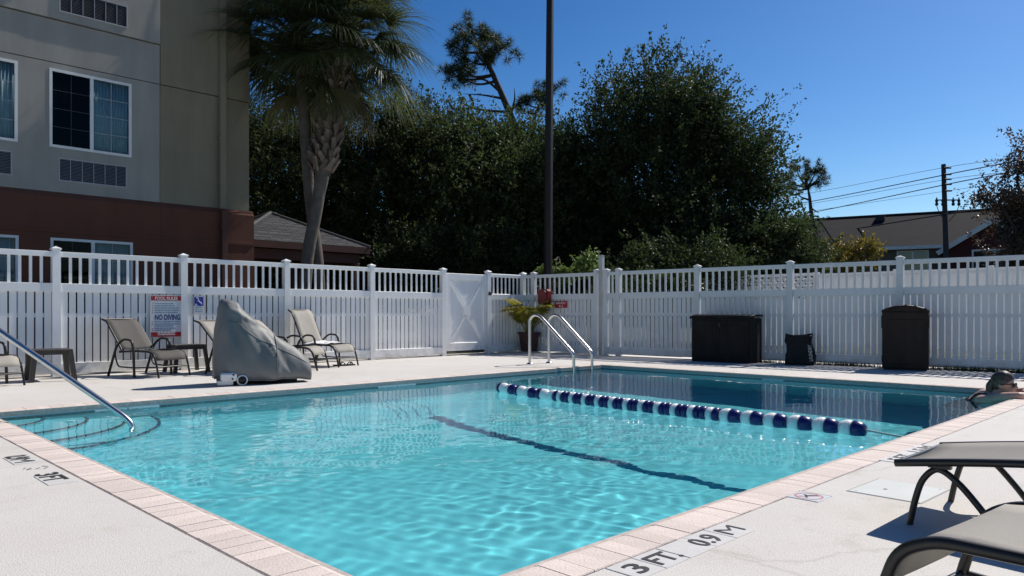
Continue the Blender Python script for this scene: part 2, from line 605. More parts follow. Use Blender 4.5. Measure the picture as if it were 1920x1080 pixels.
def brick_mat(name, c1, c2, mortar, scale, w, h, off=.5, rough=.4, msize=.03):
    m = mat(name, c1, rough, spec=.08 if rough > .8 else None)
    nt = m.node_tree
    b = nt.nodes['Principled BSDF']
    tc = nt.nodes.new('ShaderNodeTexCoord')
    br = nt.nodes.new('ShaderNodeTexBrick')
    br.inputs['Color1'].default_value = (*c1, 1)
    br.inputs['Color2'].default_value = (*c2, 1)
    br.inputs['Mortar'].default_value = (*mortar, 1)
    br.inputs['Scale'].default_value = scale
    br.inputs['Mortar Size'].default_value = msize
    br.inputs['Brick Width'].default_value = w
    br.inputs['Row Height'].default_value = h
    br.offset = off
    nt.links.new(tc.outputs['UV'], br.inputs['Vector'])
    nt.links.new(br.outputs[0], b.inputs['Base Color'])
    return m
M['band_tile'] = brick_mat('waterline_tile', (.06, .135, .14), (.09, .16, .16), (.2, .23, .22), 1, .075, .075, 0, .25, .005)
M['shingle'] = brick_mat('grey_shingles', (.052, .054, .06), (.085, .087, .092), (.024, .025, .027), 1, .3, .14, .5, .9, .012)
M['shingle_brown'] = brick_mat('brown_shingles', (.024, .025, .028), (.030, .031, .034), (.016, .017, .019), 1, .5, .2, .5, .9, .01)

def box_uv(me, fn):
    uv = me.uv_layers.new(name='UVMap')
    for p in me.polygons:
        for li in p.loop_indices:
            uv.data[li].uv = fn(me.vertices[me.loops[li].vertex_index].co, p.normal)

# ------------------------------------------------------------------ the pool and its deck
U0, U1, V0, V1 = 1.43, 10.37, 1.85, 8.15
CW = .205                      # coping width
ZW = -.07                      # water level
PG = R(45)

def ring(name, outer, inner, z, m):
    a, b, c, d = outer
    e, f, g, h = inner
    vs = [(a, c, z), (b, c, z), (b, d, z), (a, d, z), (e, g, z), (f, g, z), (f, h, z), (e, h, z)]
    return MB().add(vs, [(0, 1, 5, 4), (1, 2, 6, 5), (2, 3, 7, 6), (3, 0, 4, 7)]).build(name, m, rz=PG)

tag(ring('ground', (-600, 900, -700, 800), (U0 - .1, U1 + .1, V0 - .1, V1 + .1), -.03, M['ground']), kind='structure')
J = .006
O0, O1, P0, P1 = U0 - CW, U1 + CW, V0 - CW, V1 + CW
deck_root = bpy.data.objects.new('pool_deck', None)
C.objects.link(deck_root)
tag(deck_root, kind='structure')
deck_root.rotation_euler = (0, 0, PG)
for (a, b, c, d) in ((-8, O0 - J, -8, 12.6), (O0, 8.3, -8, P0 - J), (8.3 + J, 13.9, -8, P0 - J), (O0, 13.2, P1 + J, 12.6), (O1 + J, 13.9, P0, P1)):
    MB().box(a, b, c, d, -.028, 0, .004).build('deck_slab', M['deck'], deck_root)

# coping: one brick, copied round the edge
cop = bpy.data.objects.new('pool_coping', None)
C.objects.link(cop)
tag(cop, kind='structure')
cop.rotation_euler = (0, 0, PG)
def coping_mesh(w):
    prof = [(0, -.055), (0, -.003), (.003, .0015), (CW - .035, .0015), (CW - .012, -.006), (CW - .001, -.022), (CW, -.035), (CW - .01, -.055)]
    h = w / 2 - .0013
    return MB().prism(prof, 'x', -h, h).mesh('brick')
rnd = random.Random(5)
nl, ns = 86, 60
wl, ws = (U1 - U0) / nl, (V1 - V0) / ns
ml, ms_ = coping_mesh(wl), coping_mesh(ws)
for me in (ml, ms_):
    me.materials.append(M['coping'])
def jit():
    return rnd.uniform(-.0012, .0012)
for i in range(nl):
    u = U0 + wl * (i + .5)
    O('brick', ml, None, cop, (u, P0 + jit(), jit()), R(rnd.uniform(-.25, .25)))
    O('brick', ml, None, cop, (u, P1 + jit(), jit()), R(180 + rnd.uniform(-.25, .25)))
for i in range(ns):
    v = V0 + ws * (i + .5)
    O('brick', ms_, None, cop, (O0 + jit(), v, jit()), R(-90 + rnd.uniform(-.25, .25)))
    O('brick', ms_, None, cop, (O1 + jit(), v, jit()), R(90 + rnd.uniform(-.25, .25)))
for (u, v) in ((O0, P0), (U1, P0), (O0, V1), (U1, V1)):
    MB().box(u + .002, u + CW - .002, v + .002, v + CW - .002, -.055, .0015, .004).build('corner_brick', M['coping'], cop)
bed = MB()
for (a, b, c, d) in ((O0, O1, P0, V0 + .02 - .008), (O0, O1, V1 - .012, P1), (O0, U0 + .012, V0 + .012, V1 - .012), (U1 - .012, O1, V0 + .012, V1 - .012)):
    bed.box(a + .003, b - .003, c + .003, d - .003, -.2, -.006)
bed.build('mortar_bed', M['mortar'], cop)

# shell: shallow near end sloping to the deeper far end
def floor_z(u):
    if u < 2.2:
        return -.96
    if u < 5.25:
        return -.96 - .61 * (u - 2.2) / 3.05
    return -1.57 - .2 * min(1, (u - 5.25) / 4.8)
a0, a1, b0, b1 = U0 + .02, U1 - .02, V0 + .02, V1 - .02
us = [a0 + (a1 - a0) * i / 40 for i in range(41)]
vs = []
for u in us:
    z = floor_z(u)
    vs += [(u, b0, -.05), (u, b0, z + .12), (u, b0 + .12, z), (u, b1 - .12, z), (u, b1, z + .12), (u, b1, -.05)]
fs = [(i * 6 + k, (i + 1) * 6 + k, (i + 1) * 6 + k + 1, i * 6 + k + 1) for i in range(40) for k in range(5)]
fs += [(0, 1, 2, 3, 4, 5), tuple(40 * 6 + k for k in range(5, -1, -1))]
pool = MB().add(vs, fs).build('pool_basin', M['plaster'], rz=PG)
tag(pool, kind='structure')
recv = [pool]
# waterline tile band
tb = MB()
h0, h1 = -.21, -.056
e = .006
q = [(a0 + e, b0 + e), (a1 - e, b0 + e), (a1 - e, b1 - e), (a0 + e, b1 - e)]
bm_v = [(x, y, h0) for x, y in q] + [(x, y, h1) for x, y in q]
tb.add(bm_v, [(i, 4 + i, 4 + (i + 1) % 4, (i + 1) % 4) for i in range(4)])
tbo = tb.build('waterline_tiles', M['band_tile'], rz=PG)
box_uv(tbo.data, lambda co, n: ((co.x if abs(n.y) > .5 else co.y), co.z + .21))
tbo.parent = pool
tbo.rotation_euler = (0, 0, 0)
recv.append(tbo)
# corner steps
for r, z in ((.42, -.2), (.78, -.4), (1.1, -.59), (1.4, -.78)):
    n = 20
    arc = [(a0 + r * math.cos(R(90) * k / n), b1 - r * math.sin(R(90) * k / n)) for k in range(n + 1)]
    st = MB()
    top = [(a0, b1, z)] + [(x, y, z) for x, y in arc]
    bot = [(x, y, -.97) for x, y in arc]
    st.add(top, [(0, k + 2, k + 1) for k in range(n)])
    st.add([(x, y, z) for x, y in arc] + bot, [(k, k + 1, n + 2 + k, n + 1 + k) for k in range(n)])
    so = st.build('pool_step', M['plaster'], pool)
    ed = MB()
    w = .028
    for k in range(n):
        for j in range(2):
            pass
        t0, t1 = R(90) * (k + .04) / n, R(90) * (k + .96) / n
        p = [(r + .003, t0), (r + .003, t1), (r - w, t1), (r - w, t0)]
        P4 = [(a0 + rr * math.cos(t), b1 - rr * math.sin(t), z + .003) for rr, t in p]
        P2 = [(a0 + (r + .003) * math.cos(t), b1 - (r + .003) * math.sin(t), z - .05) for t in (t0, t1)]
        ed.add(P4 + P2, [(3, 2, 1, 0), (0, 1, 5, 4)])
    eo = ed.build('edge_tile', M['line_tile'], so)
    recv += [so, eo]
for o in recv:
    o.cycles.is_caustics_receiver = True

# water surface: real ripples
n, m_ = 460, 325
gu = np.linspace(a0 - .004, a1 + .004, n)
gv = np.linspace(b0 - .004, b1 + .004, m_)
Ug, Vg = np.meshgrid(gu, gv, indexing='ij')
rng = np.random.default_rng(11)
Hh = np.zeros_like(Ug)
for i in range(90):
    lam = .095 * (11 ** rng.random())
    th = rng.normal(R(75), R(48)) + (math.pi if rng.random() < .5 else 0)
    k = 2 * math.pi / lam
    wx = Ug + .12 * np.sin(Vg * 1.3 + i) + .07 * np.sin(Ug * 2.1 + i * 2.3)
    amp = .00125 * lam / math.sqrt(90) * (1.2 if lam > .35 else 1.2)
    Hh += amp * np.sin(k * (wx * math.cos(th) + Vg * math.sin(th)) + rng.random() * 6.28) * 2.6
calm = .5 + .5 / (1 + np.exp((Ug - 7.6) * 1.6))
patch = .72 + .42 * np.sin(Ug * 1.1 + .8 * np.sin(Vg * .9)) * np.sin(Vg * 1.4 + .6)
Hh *= calm * patch
Vw = np.stack([Ug, Vg, ZW + Hh], -1).reshape(-1, 3)
ix = np.arange(n * m_).reshape(n, m_)
Fw = np.stack([ix[:-1, :-1], ix[1:, :-1], ix[1:, 1:], ix[:-1, 1:]], -1).reshape(-1, 4)
wm = bpy.data.materials.new('pool_water')
wm.use_nodes = True
b = wm.node_tree.nodes['Principled BSDF']
b.inputs['Base Color'].default_value = (.54, .95, 1.0, 1)
b.inputs['Roughness'].default_value = 0
b.inputs['IOR'].default_value = 1.333
b.inputs['Transmission Weight'].default_value = 1
water = O('pool_water', npmesh('pool_water', Vw, Fw, True), wm, rz=PG)
tag(water, kind='structure')
water.cycles.is_caustics_caster = True

# ------------------------------------------------------------------ fences
HP = 1.79
_me = {}
def shared(key, fn, m):
    key = key + (m.name,)
    if key not in _me:
        me = fn().mesh(key[0])
        me.materials.append(m)
        _me[key] = me
    return _me[key]

def post_mesh():
    p = MB().box(-.052, .052, -.052, .052, 0, HP + .01, .004)
    return p
def cap_mesh():
    c = MB().box(-.063, .063, -.063, .063, HP + .01, HP + .032, .004)
    c.add([(-.058, -.058, HP + .032), (.058, -.058, HP + .032), (.058, .058, HP + .032), (-.058, .058, HP + .032), (0, 0, HP + .062)],
          [(0, 1, 4), (1, 2, 4), (2, 3, 4), (3, 0, 4)])
    return c

FV = [M['vinyl']]
def fence_post(root, x):
    o = O('post', shared(('post',), post_mesh, FV[0]), None, root, (x, rnd.uniform(-.003, .003), 0), rot=(R(rnd.uniform(-.25, .25)), R(rnd.uniform(-.3, .3)), 0))
    O('post_cap', shared(('post_cap',), cap_mesh, FV[0]), None, o)

def fence_panel(root, x0, x1):
    L = x1 - x0
    k = ('rail', round(L, 3))
    for key, z0, z1, t in (('top_rail', 1.70, 1.775, .03), ('middle_rail', 1.20, 1.325, .032), ('bottom_rail', .035, .19, .03)):
        O(key, shared((key, round(L, 3)), lambda: MB().box(0, L, -t, t, z0, z1, .004), FV[0]), None, root, (x0, 0, rnd.uniform(-.003, .003)))
    O('back_rail', shared(('back_rail', round(L, 3)), lambda: MB().box(0, L, .013, .04, .84, .9), FV[0]), None, root, (x0, 0, 0))
    np_ = max(1, round(L / .131) - 1)
    for i in range(np_):
        x = x0 + L * (i + 1) / (np_ + 1)
        O('picket', shared(('picket',), lambda: MB().box(-.0185, .0185, -.009, .009, 1.32, 1.705, .002), FV[0]), None, root, (x + rnd.uniform(-.002, .002), 0, 0))
    nb = max(1, round(L / .102))
    p = L / nb
    key = ('board', round(p, 4))
    for i in range(nb):
        g = .0095
        O('board', shared(key, lambda: MB().box(-p / 2 + g, p / 2 - g, -.004, .004, .185, 1.205, .0012), FV[0]), None, root,
          (x0 + p * (i + .5) + rnd.uniform(-.002, .002), rnd.uniform(-.002, .002), 0), R(rnd.uniform(-.6, .6)))

def fence(name, label, org, rz, posts, skip=()):
    t = thing(name, label, 'fence', org, rz)
    for x in posts:
        fence_post(t, x)
    for i in range(len(posts) - 1):
        if i not in skip:
            fence_panel(t, posts[i] + .052, posts[i + 1] - .052)
    return t

VF = 12.1
fence('pool_fence', 'long white picket fence behind the loungers and covered lift', W(0, VF), PG, [-.62, 1.16, 2.94, 4.72, 6.50, 8.28, 10.06])
fence('pool_fence', 'short white fence section between the gate and the corner, behind the potted palm', W(0, VF), PG, [11.34, 12.45])
AD = PG + math.atan2(-1, .0993)
PD0 = W(12.49, 11.78)
kx = math.hypot(1, .0993)
def dpos(v):
    return (11.78 - v) * kx
FV[0] = M['vinyl_shade_tone']
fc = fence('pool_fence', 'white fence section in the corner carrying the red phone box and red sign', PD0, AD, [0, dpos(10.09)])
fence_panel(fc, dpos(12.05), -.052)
FV[0] = M['vinyl_shade_tone']
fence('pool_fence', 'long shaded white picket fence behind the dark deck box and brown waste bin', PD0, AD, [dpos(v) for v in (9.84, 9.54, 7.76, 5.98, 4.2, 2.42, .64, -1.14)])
# tall square tube between the two fence ends
p = PD0 + Vector((math.cos(AD), math.sin(AD), 0)) * dpos(9.965)
tag(MB().box(-.045, .045, -.045, .045, 0, 2.12, .004).box(-.05, .05, -.05, .05, 2.12, 2.135).build('steel_post', mat('pale_grey_steel', (.46, .47, .48), .5, var=.15, vscale=6), loc=p, rz=AD),
    'tall pale square post standing above the fence tops at the corner gap', 'post')

# gate
g = thing('fence_gate', 'solid white gate with a raised X brace and black knob', 'gate', W(10.125, VF), PG)
GW = 1.15
gf = MB().box(0, .085, -.04, .03, .1, 1.74, .004).box(GW - .085, GW, -.04, .03, .1, 1.74, .004).build('gate_stile', M['vinyl'], g)
MB().box(.087, GW - .087, -.036, .028, 1.6, 1.74, .004).build('gate_rail', M['vinyl'], g)
MB().box(.087, GW - .087, -.036, .028, .1, .27, .004).build('gate_rail', M['vinyl'], g)
nb = 9
for i in range(nb):
    x0 = .087 + (GW - .174) * i / nb
    MB().box(x0 + .0008, x0 + (GW - .174) / nb - .0008, -.010, .01, .27, 1.6, .0015).build('board', M['vinyl'], g)
def brace(xa, za, xb, zb, w=.055):
    d = Vector((xb - xa, 0, zb - za)).normalized()
    nrm = Vector((-d.z, 0, d.x)) * w / 2
    A, B = Vector((xa, 0, za)), Vector((xb, 0, zb))
    P4 = [A + nrm, A - nrm, B - nrm, B + nrm]
    return MB().prism([(p.x, p.z) for p in P4], 'y', -.034, -.0105)
cx, cz = GW / 2, .93
for (xa, za, xb, zb) in ((.1, 1.6, cx - .03, cz + .07), (GW - .1, 1.6, cx + .03, cz + .07), (.1, .27, cx - .03, cz - .07), (GW - .1, .27, cx + .03, cz - .07)):
    brace(xa, za, xb, zb).build('diagonal_brace', M['vinyl'], g)
MB().prism([(cx - .07, cz - .04), (cx - .04, cz - .08), (cx + .04, cz - .08), (cx + .07, cz - .04), (cx + .07, cz + .04), (cx + .04, cz + .08), (cx - .04, cz + .08), (cx - .07, cz + .04)], 'y', -.038, -.011).build('brace_plate', M['vinyl'], g)
MB().lathe([(0, -.11), (.03, -.11), (.042, -.095), (.042, -.07), (.02, -.055), (.02, -.03)], 14, 'y', (GW + .06, 0, 1.33)).build('latch_knob', M['black'], g)
for z in (.3, 1.5):
    MB().box(-.02, .06, -.036, -.031, z, z + .09).build('hinge', M['white_paint'], g)

# second white fence beyond the right-hand one
f2 = thing('neighbour_fence', 'sunlit solid white fence seen through the pickets of the right-hand fence', 'fence', W(17.9, 0), PG)
f2v = [10.8, 9.35, 7.55, 5.75, 3.95, 2.15, .35, -1.45, -3.25]
for i, v in enumerate(f2v):
    MB().box(-.06, .06, -.06, .06, 0, 1.88, .004).build('post', M['vinyl_far'], f2, (0, v, 0))
for i in range(len(f2v) - 1):
    va, vb = f2v[i + 1] + .062, f2v[i] - .062
    if i == 1:
        # lattice topped panel with crossing slats
        MB().box(-.016, .016, va, vb, .08, 1.25).build('panel', M['vinyl_far'], f2)
        MB().box(-.03, .03, va, vb, 1.80, 1.87).build('top_rail', M['vinyl_far'], f2)
        h = .55
        k = 0
        yy = va - h
        while yy < vb:
            for sgn in (1, -1):
                a, b_ = (yy, yy + h) if sgn > 0 else (yy + h, yy)
                A, B = Vector((0, a, 1.25)), Vector((0, b_, 1.8))
                ta = max(0, min(1, ((va if b_ > a else vb) - a) / (b_ - a)))
                tb_ = max(0, min(1, ((vb if b_ > a else va) - a) / (b_ - a)))
                if tb_ - ta > .05:
                    P, Q = A.lerp(B, ta), A.lerp(B, tb_)
                    dd = (Q - P).normalized()
                    nn = Vector((0, -dd.z, dd.y)) * .035
                    MB().prism([((P + nn).y, (P + nn).z), ((P - nn).y, (P - nn).z), ((Q - nn).y, (Q - nn).z), ((Q + nn).y, (Q + nn).z)], 'x', .001 * sgn, .012 * sgn).build('lattice_slat', M['vinyl_far'], f2)
            yy += .16
    else:
        nbd = 10
        for j in range(nbd):
            y0 = va + (vb - va) * j / nbd
            MB().box(-.016, .016, y0 + .001, y0 + (vb - va) / nbd - .001, .1, 1.78, .003).build('board', M['vinyl_far'], f2)
        MB().box(-.03, .03, va, vb, 1.78, 1.84).build('top_rail', M['vinyl_far'], f2)

# ------------------------------------------------------------------ hotel building
VB = 14.9
def wall_cells(u0, u1, z0, z1, holes, y0, y1, depth=.14):
    """front wall slab (local y from y0 front to y1 back) with rectangular openings and their reveals"""
    xs = sorted({u0, u1, *[h[0] for h in holes], *[h[1] for h in holes]})
    zs = sorted({z0, z1, *[h[2] for h in holes], *[h[3] for h in holes]})
    m = MB()
    for i in range(len(xs) - 1):
        for k in range(len(zs) - 1):
            cx, cz = (xs[i] + xs[i + 1]) / 2, (zs[k] + zs[k + 1]) / 2
            if any(h[0] < cx < h[1] and h[2] < cz < h[3] for h in holes):
                continue
            m.add([(xs[i], y0, zs[k]), (xs[i + 1], y0, zs[k]), (xs[i + 1], y0, zs[k + 1]), (xs[i], y0, zs[k + 1])], [(0, 1, 2, 3)])
    for (a, b, c, d) in holes:
        m.add([(a, y0, c), (b, y0, c), (b, y0, d), (a, y0, d), (a, y0 + depth, c), (b, y0 + depth, c), (b, y0 + depth, d), (a, y0 + depth, d)],
              [(0, 4, 5, 1), (1, 5, 6, 2), (2, 6, 7, 3), (3, 7, 4, 0)])
    # rim going back
    m.add([(u0, y0, z0), (u1, y0, z0), (u1, y0, z1), (u0, y0, z1), (u0, y1, z0), (u1, y1, z0), (u1, y1, z1), (u0, y1, z1)],
          [(0, 4, 5, 1), (1, 5, 6, 2), (2, 6, 7, 3), (3, 7, 4, 0)])
    return m

bl = thing('hotel_building', 'tan stucco hotel wall with red-brown base, windows and vent grilles', 'building', W(0, VB), PG)
def window(root, a, b, c, d, y, dark_left=True, mats=None):
    f = .045
    w = MB()
    w.box(a, b, y, y + .06, c, c + f).box(a, b, y, y + .06, d - f, d).box(a, a + f, y, y + .06, c + f, d - f).box(b - f, b, y, y + .06, c + f, d - f)
    mid = (a + b) / 2
    w.box(mid - .028, mid + .028, y + .004, y + .058, c + f, d - f)
    wo = w.build('window', M['white_paint'], root)
    for (p0, p1, dk) in ((a + f, mid - .028, dark_left), (mid + .028, b - f, False)):
        gl = MB().box(p0, p1, y + .032, y + .036, c + f, d - f).build('pane', glassy_dark if dk else glassy, wo)
        g_ = MB()
        for i in (1,):
            x = p0 + (p1 - p0) * i / 2
            g_.box(x - .004, x + .004, y + .026, y + .031, c + f, d - f)
        for k in (1, 2, 3):
            z = c + f + (d - c - 2 * f) * k / 4
            g_.box(p0, p1, y + .027, y + .0305, z - .004, z + .004)
        g_.build('muntin', M['muntin'] if not dk else M['roof_grey'], wo)
        # pleated curtain
        n = 36
        row = []
        for i in range(n + 1):
            x = p0 + (p1 - p0) * i / n
            yy = y + .11 + .018 * math.sin(i * 1.9) + .008 * math.sin(i * 4.3)
            row.append([(x, yy, c), (x, yy, d)])
        MB().sheet(row, .002).build('curtain', M['curtain_dark'] if dk else M['curtain'], wo)
    return wo
glassy = bpy.data.materials.new('window_glass')
glassy.use_nodes = True
nt = glassy.node_tree
gn = nt.nodes
ms = gn.new('ShaderNodeMixShader')
tr = gn.new('ShaderNodeBsdfTransparent')
tr.inputs[0].default_value = (.72, .8, .84, 1)
gl = gn.new('ShaderNodeBsdfGlossy')
gl.inputs['Roughness'].default_value = .02
fr = gn.new('ShaderNodeFresnel')
fr.inputs[0].default_value = 1.38
nt.links.new(fr.outputs[0], ms.inputs[0])
nt.links.new(tr.outputs[0], ms.inputs[1])
nt.links.new(gl.outputs[0], ms.inputs[2])
nt.links.new(ms.outputs[0], gn['Material Output'].inputs[0])

glassy_dark = glassy.copy()
glassy_dark.name = 'screened_window_glass'
for _n in glassy_dark.node_tree.nodes:
    if _n.type == 'BSDF_TRANSPARENT':
        _n.inputs[0].default_value = (.22, .24, .28, 1)
    if _n.type == 'FRESNEL':
        _n.inputs[0].default_value = 1.25
WU = [(-2.9, -1.56), (-.1, 1.24), (1.71, 3.05), (3.52, 4.86)]
def ptac(root, a, b, z0, z1, y):
    f = MB().box(a, b, y, y + .05, z0, z0 + .02).box(a, b, y, y + .05, z1 - .02, z1).box(a, a + .02, y, y + .05, z0 + .02, z1 - .02).box(b - .02, b, y, y + .05, z0 + .02, z1 - .02)
    o = f.build('air_conditioner_grille', M['grille'], root)
    lv = MB()
    nlv = 15
    for i in range(nlv):
        z = z0 + .03 + (z1 - z0 - .06) * i / (nlv - 1)
        lv.add([(a + .02, y + .005, z - .009), (b - .02, y + .005, z - .009), (b - .02, y + .03, z + .006), (a + .02, y + .03, z + .006)], [(0, 1, 2, 3)])
    for i in range(1, 6):
        x = a + (b - a) * i / 6
        lv.box(x - .004, x + .004, y + .001, y + .03, z0 + .02, z1 - .02)
    lo = lv.build('louvres', M['grille'], o)
    lo['kind'] = 'stuff'
    MB().box(a + .02, b - .02, y + .034, y + .046, z0 + .02, z1 - .02).build('backing', M['black'], o)
ZB = 2.98
h1 = [(a, b, .84, 2.21) for a, b in WU]
wall_cells(-8, 7.23, 0, ZB - .06, h1, -.07, 1).build('base_wall', M['stucco_red'], bl)
sl = MB().add([(-8, -.07, ZB - .06), (7.23, -.07, ZB - .06), (7.23, 0, ZB + .04), (-8, 0, ZB + .04)], [(0, 1, 2, 3)])
sl.add([(7.23, -.07, ZB - .06), (7.23, 1, ZB - .06), (7.16, 1, ZB + .04), (7.16, 0, ZB + .04)], [(0, 1, 2, 3)])
sl.build('base_ledge', M['stucco_red'], bl)
h2 = [(a, b, 3.80, 5.17) for a, b in WU] + [(a + .14, b - .08, 3.22, 3.63) for a, b in WU]
wall_cells(-8, 5.365, ZB + .04, 5.27, h2, 0, 1).build('upper_wall', M['stucco'], bl)
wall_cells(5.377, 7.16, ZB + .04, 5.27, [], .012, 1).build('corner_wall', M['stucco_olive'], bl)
wall_cells(-8, 5.365, 5.286, 6.02, [], 0, 1).build('upper_wall', M['stucco'], bl)
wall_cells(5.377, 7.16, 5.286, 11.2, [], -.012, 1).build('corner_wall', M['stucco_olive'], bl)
h3 = [(a, b, 3.80 + 2.96, 5.17 + 2.96) for a, b in WU] + [(a + .14, b - .08, 3.22 + 2.96, 3.63 + 2.96) for a, b in WU]
wall_cells(-8, 5.365, 6.04, 11.2, h3, -.035, 1).build('upper_wall', M['stucco'], bl)
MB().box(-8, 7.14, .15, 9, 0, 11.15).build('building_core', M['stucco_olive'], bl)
MB().box(-8.3, 7.45, -.3, 9.3, 11.2, 11.6).build('roof_parapet', M['stucco_red'], bl)
for (a, b) in WU:
    window(bl, a, b, .84, 2.21, -.075)
    window(bl, a, b, 3.80, 5.17, -.006)
    window(bl, a, b, 3.80 + 2.96, 5.17 + 2.96, -.041)
    ptac(bl, a + .14, b - .08, 3.22, 3.63, -.01)
    ptac(bl, a + .14, b - .08, 3.22 + 2.96, 3.63 + 2.96, -.05)
MB().box(6.50, 6.62, -.12, -.02, ZB + .02, 11.2, .01).build('downspout', M['stucco_olive'], bl)
MB().box(6.50, 6.62, -.2, -.08, .1, ZB, .01).build('downspout', M['red_wood'], bl)
for z in (1.3, 2.6, 4.4, 6.6):
    MB().box(6.47, 6.65, -.13 if z > 3 else -.21, -.0 if z > 3 else -.07, z, z + .04).build('strap', M['stucco_olive'] if z > 3 else M['red_wood'], bl)
# vertical score in base
MB().box(5.362, 5.374, -.074, -.0705, 0, ZB - .06).build('score_line', M['black'], bl)
MB().box(-8, 7.23, -.085, -.0705, 2.30, 2.36, .003).build('belt_trim', M['stucco_red'], bl)

# ------------------------------------------------------------------ gazebo with hip roof
gz = thing('gazebo', 'small gazebo with grey shingled hip roof and red-brown beams', 'gazebo', (-6.35, 19.7, 0), PG)
ge, gp = 1.85, 3.52
r_ = MB()
zt = 2.62
cs = [(-ge, -ge, zt), (ge, -ge, zt), (ge, ge, zt), (-ge, ge, zt)]
for i in range(4):
    r_.add([cs[i], cs[(i + 1) % 4], (0, 0, gp)], [(0, 1, 2)])
ro = r_.build('roof', M['shingle'], gz)
box_uv(ro.data, lambda co, n: ((co.x if abs(n.y) > abs(n.x) else co.y), co.z * 2.27))
for i in range(4):
    a, b_ = Vector(cs[i]), Vector((0, 0, gp))
    MB().tube([a + Vector((0, 0, .015)), b_ + Vector((0, 0, .02))], .045, 6).build('hip_cap', M['roof_grey'], ro)
# shingle courses: thin stepped strips
for i in range(4):
    for k in range(1, 9):
        t = k / 9
        A, B = Vector(cs[i]) * (1 - t) + Vector((0, 0, gp)) * t, Vector(cs[(i + 1) % 4]) * (1 - t) + Vector((0, 0, gp)) * t
        MB().tube([A, B], .011, 4).build('shingle_course', M['roof_grey'], ro)
MB().box(-ge, ge, -ge, -ge + .05, zt - .17, zt - .005).box(-ge, ge, ge - .05, ge, zt - .17, zt - .005).box(-ge, -ge + .05, -ge + .05, ge - .05, zt - .17, zt - .005).box(ge - .05, ge, -ge + .05, ge - .05, zt - .17, zt - .005).build('fascia', M['red_wood'], gz)
MB().box(-ge + .2, ge - .2, -ge + .2, -ge + .36, zt - .42, zt - .18).box(-ge + .2, ge - .2, ge - .36, ge - .2, zt - .42, zt - .18).box(-ge + .2, -ge + .36, -ge + .36, ge - .36, zt - .42, zt - .18).box(ge - .36, ge - .2, -ge + .36, ge - .36, zt - .42, zt - .18).build('beam', M['red_wood'], gz)
for sx in (-1, 1):
    for sy in (-1, 1):
        x, y = sx * (ge - .28), sy * (ge - .28)
        MB().box(x - .09, x + .09, y - .09, y + .09, 0, zt - .42, .01).build('post', M['red_wood'], gz)
        MB().box(x - .13, x + .13, y - .13, y + .13, 0, .3, .01).build('plinth', M['red_wood'], gz)
MB().box(-ge + .1, ge - .1, -ge + .1, ge - .1, -.02, .08, .01).build('floor_pad', M['concrete'], gz)

# ------------------------------------------------------------------ far house
A = at(1430, 460, 50)
hz_dir = Vector((-.875, .484, 0))
hx = math.atan2(-hz_dir.y, -hz_dir.x)      # local +x runs towards the right of the picture (nearer)
base = at(1780, 456, 44)
hs = thing('far_house', 'long grey-brown house with shingled roof, white eaves and small red gable', 'house', (base.x, base.y, 0), hx)
EZ = base.z
RZ = EZ + 2.35
hb = 9.0       # depth
L0, L1 = -24, 9
def place_wall(x0, x1, holes):
    return wall_cells(x0, x1, 0, EZ, holes, 0, .3, .12)
wins = [(-8.2, -6.3, EZ - 1.6, EZ - .35), (-2.75, -1.05, EZ - 1.6, EZ - .35), (-14, -12.2, EZ - 1.6, EZ - .35), (-19, -17.2, EZ - 1.6, EZ - .35)]
place_wall(L0, L1, wins).build('wall', M['siding'], hs)
MB().box(L0 + .02, L1 - .02, .3, hb, 0, EZ - .02).build('house_core', M['siding'], hs)
for k in range(1, 14):
    z = EZ * k / 14
    if z < EZ - 1.7:
        MB().box(L0, L1, -.012, -.001, z, z + .04).build('siding_lap', M['siding'], hs)
def house_window(root, a, b, c, d, y):
    f = .09
    w = MB().box(a, b, y - .03, y + .05, c, c + f).box(a, b, y - .03, y + .05, d - f, d).box(a, a + f, y - .03, y + .05, c + f, d - f).box(b - f, b, y - .03, y + .05, c + f, d - f)
    mid = (a + b) / 2
    w.box(mid - .05, mid + .05, y - .025, y + .045, c + f, d - f)
    zm = (c + d) / 2
    w.box(a + f, mid - .05, y - .02, y + .04, zm - .03, zm + .03).box(mid + .05, b - f, y - .02, y + .04, zm - .03, zm + .03)
    o = w.build('window', M['white_paint'], root)
    MB().box(a + f, b - f, y + .052, y + .06, c + f, d - f).build('pane', M['glass'], o)
for (a, b, c, d) in wins:
    house_window(hs, a, b, c, d, .01)
rf = MB()
oh = .45
rf.add([(L0 - .4, -oh, EZ - .08), (L1 + .4, -oh, EZ - .08), (L1 + .4, hb / 2, RZ), (L0 - .4, hb / 2, RZ), (L0 - .4, hb + oh, EZ - .08), (L1 + .4, hb + oh, EZ - .08)],
       [(0, 1, 2, 3), (3, 2, 5, 4)])
rfo = rf.build('roof', M['shingle_brown'], hs)
box_uv(rfo.data, lambda co, n: (co.x, co.y * 1.1))
MB().tube([(L0 - .4, hb / 2, RZ + .02), (L1 + .4, hb / 2, RZ + .02)], .09, 6).build('ridge_cap', M['roof_brown'], rfo)
MB().box(-4.1, -3.55, hb / 2 - 1.0, hb / 2 - .4, RZ - .42, RZ - .08).build('roof_vent', M['wire'], rfo)
MB().tube([(-15.6, -oh, EZ - .02), (-10.6, hb / 2, RZ + .06)], .06, 5).build('valley_flashing', M['siding'], rfo)
MB().box(L0 - .4, L1 + .4, -oh - .04, -oh + .02, EZ - .3, EZ - .09).build('eave_fascia', M['white_paint'], hs)
MB().box(L0, L1, -oh + .02, 0, EZ - .2, EZ - .16).build('soffit', M['white_paint'], hs)
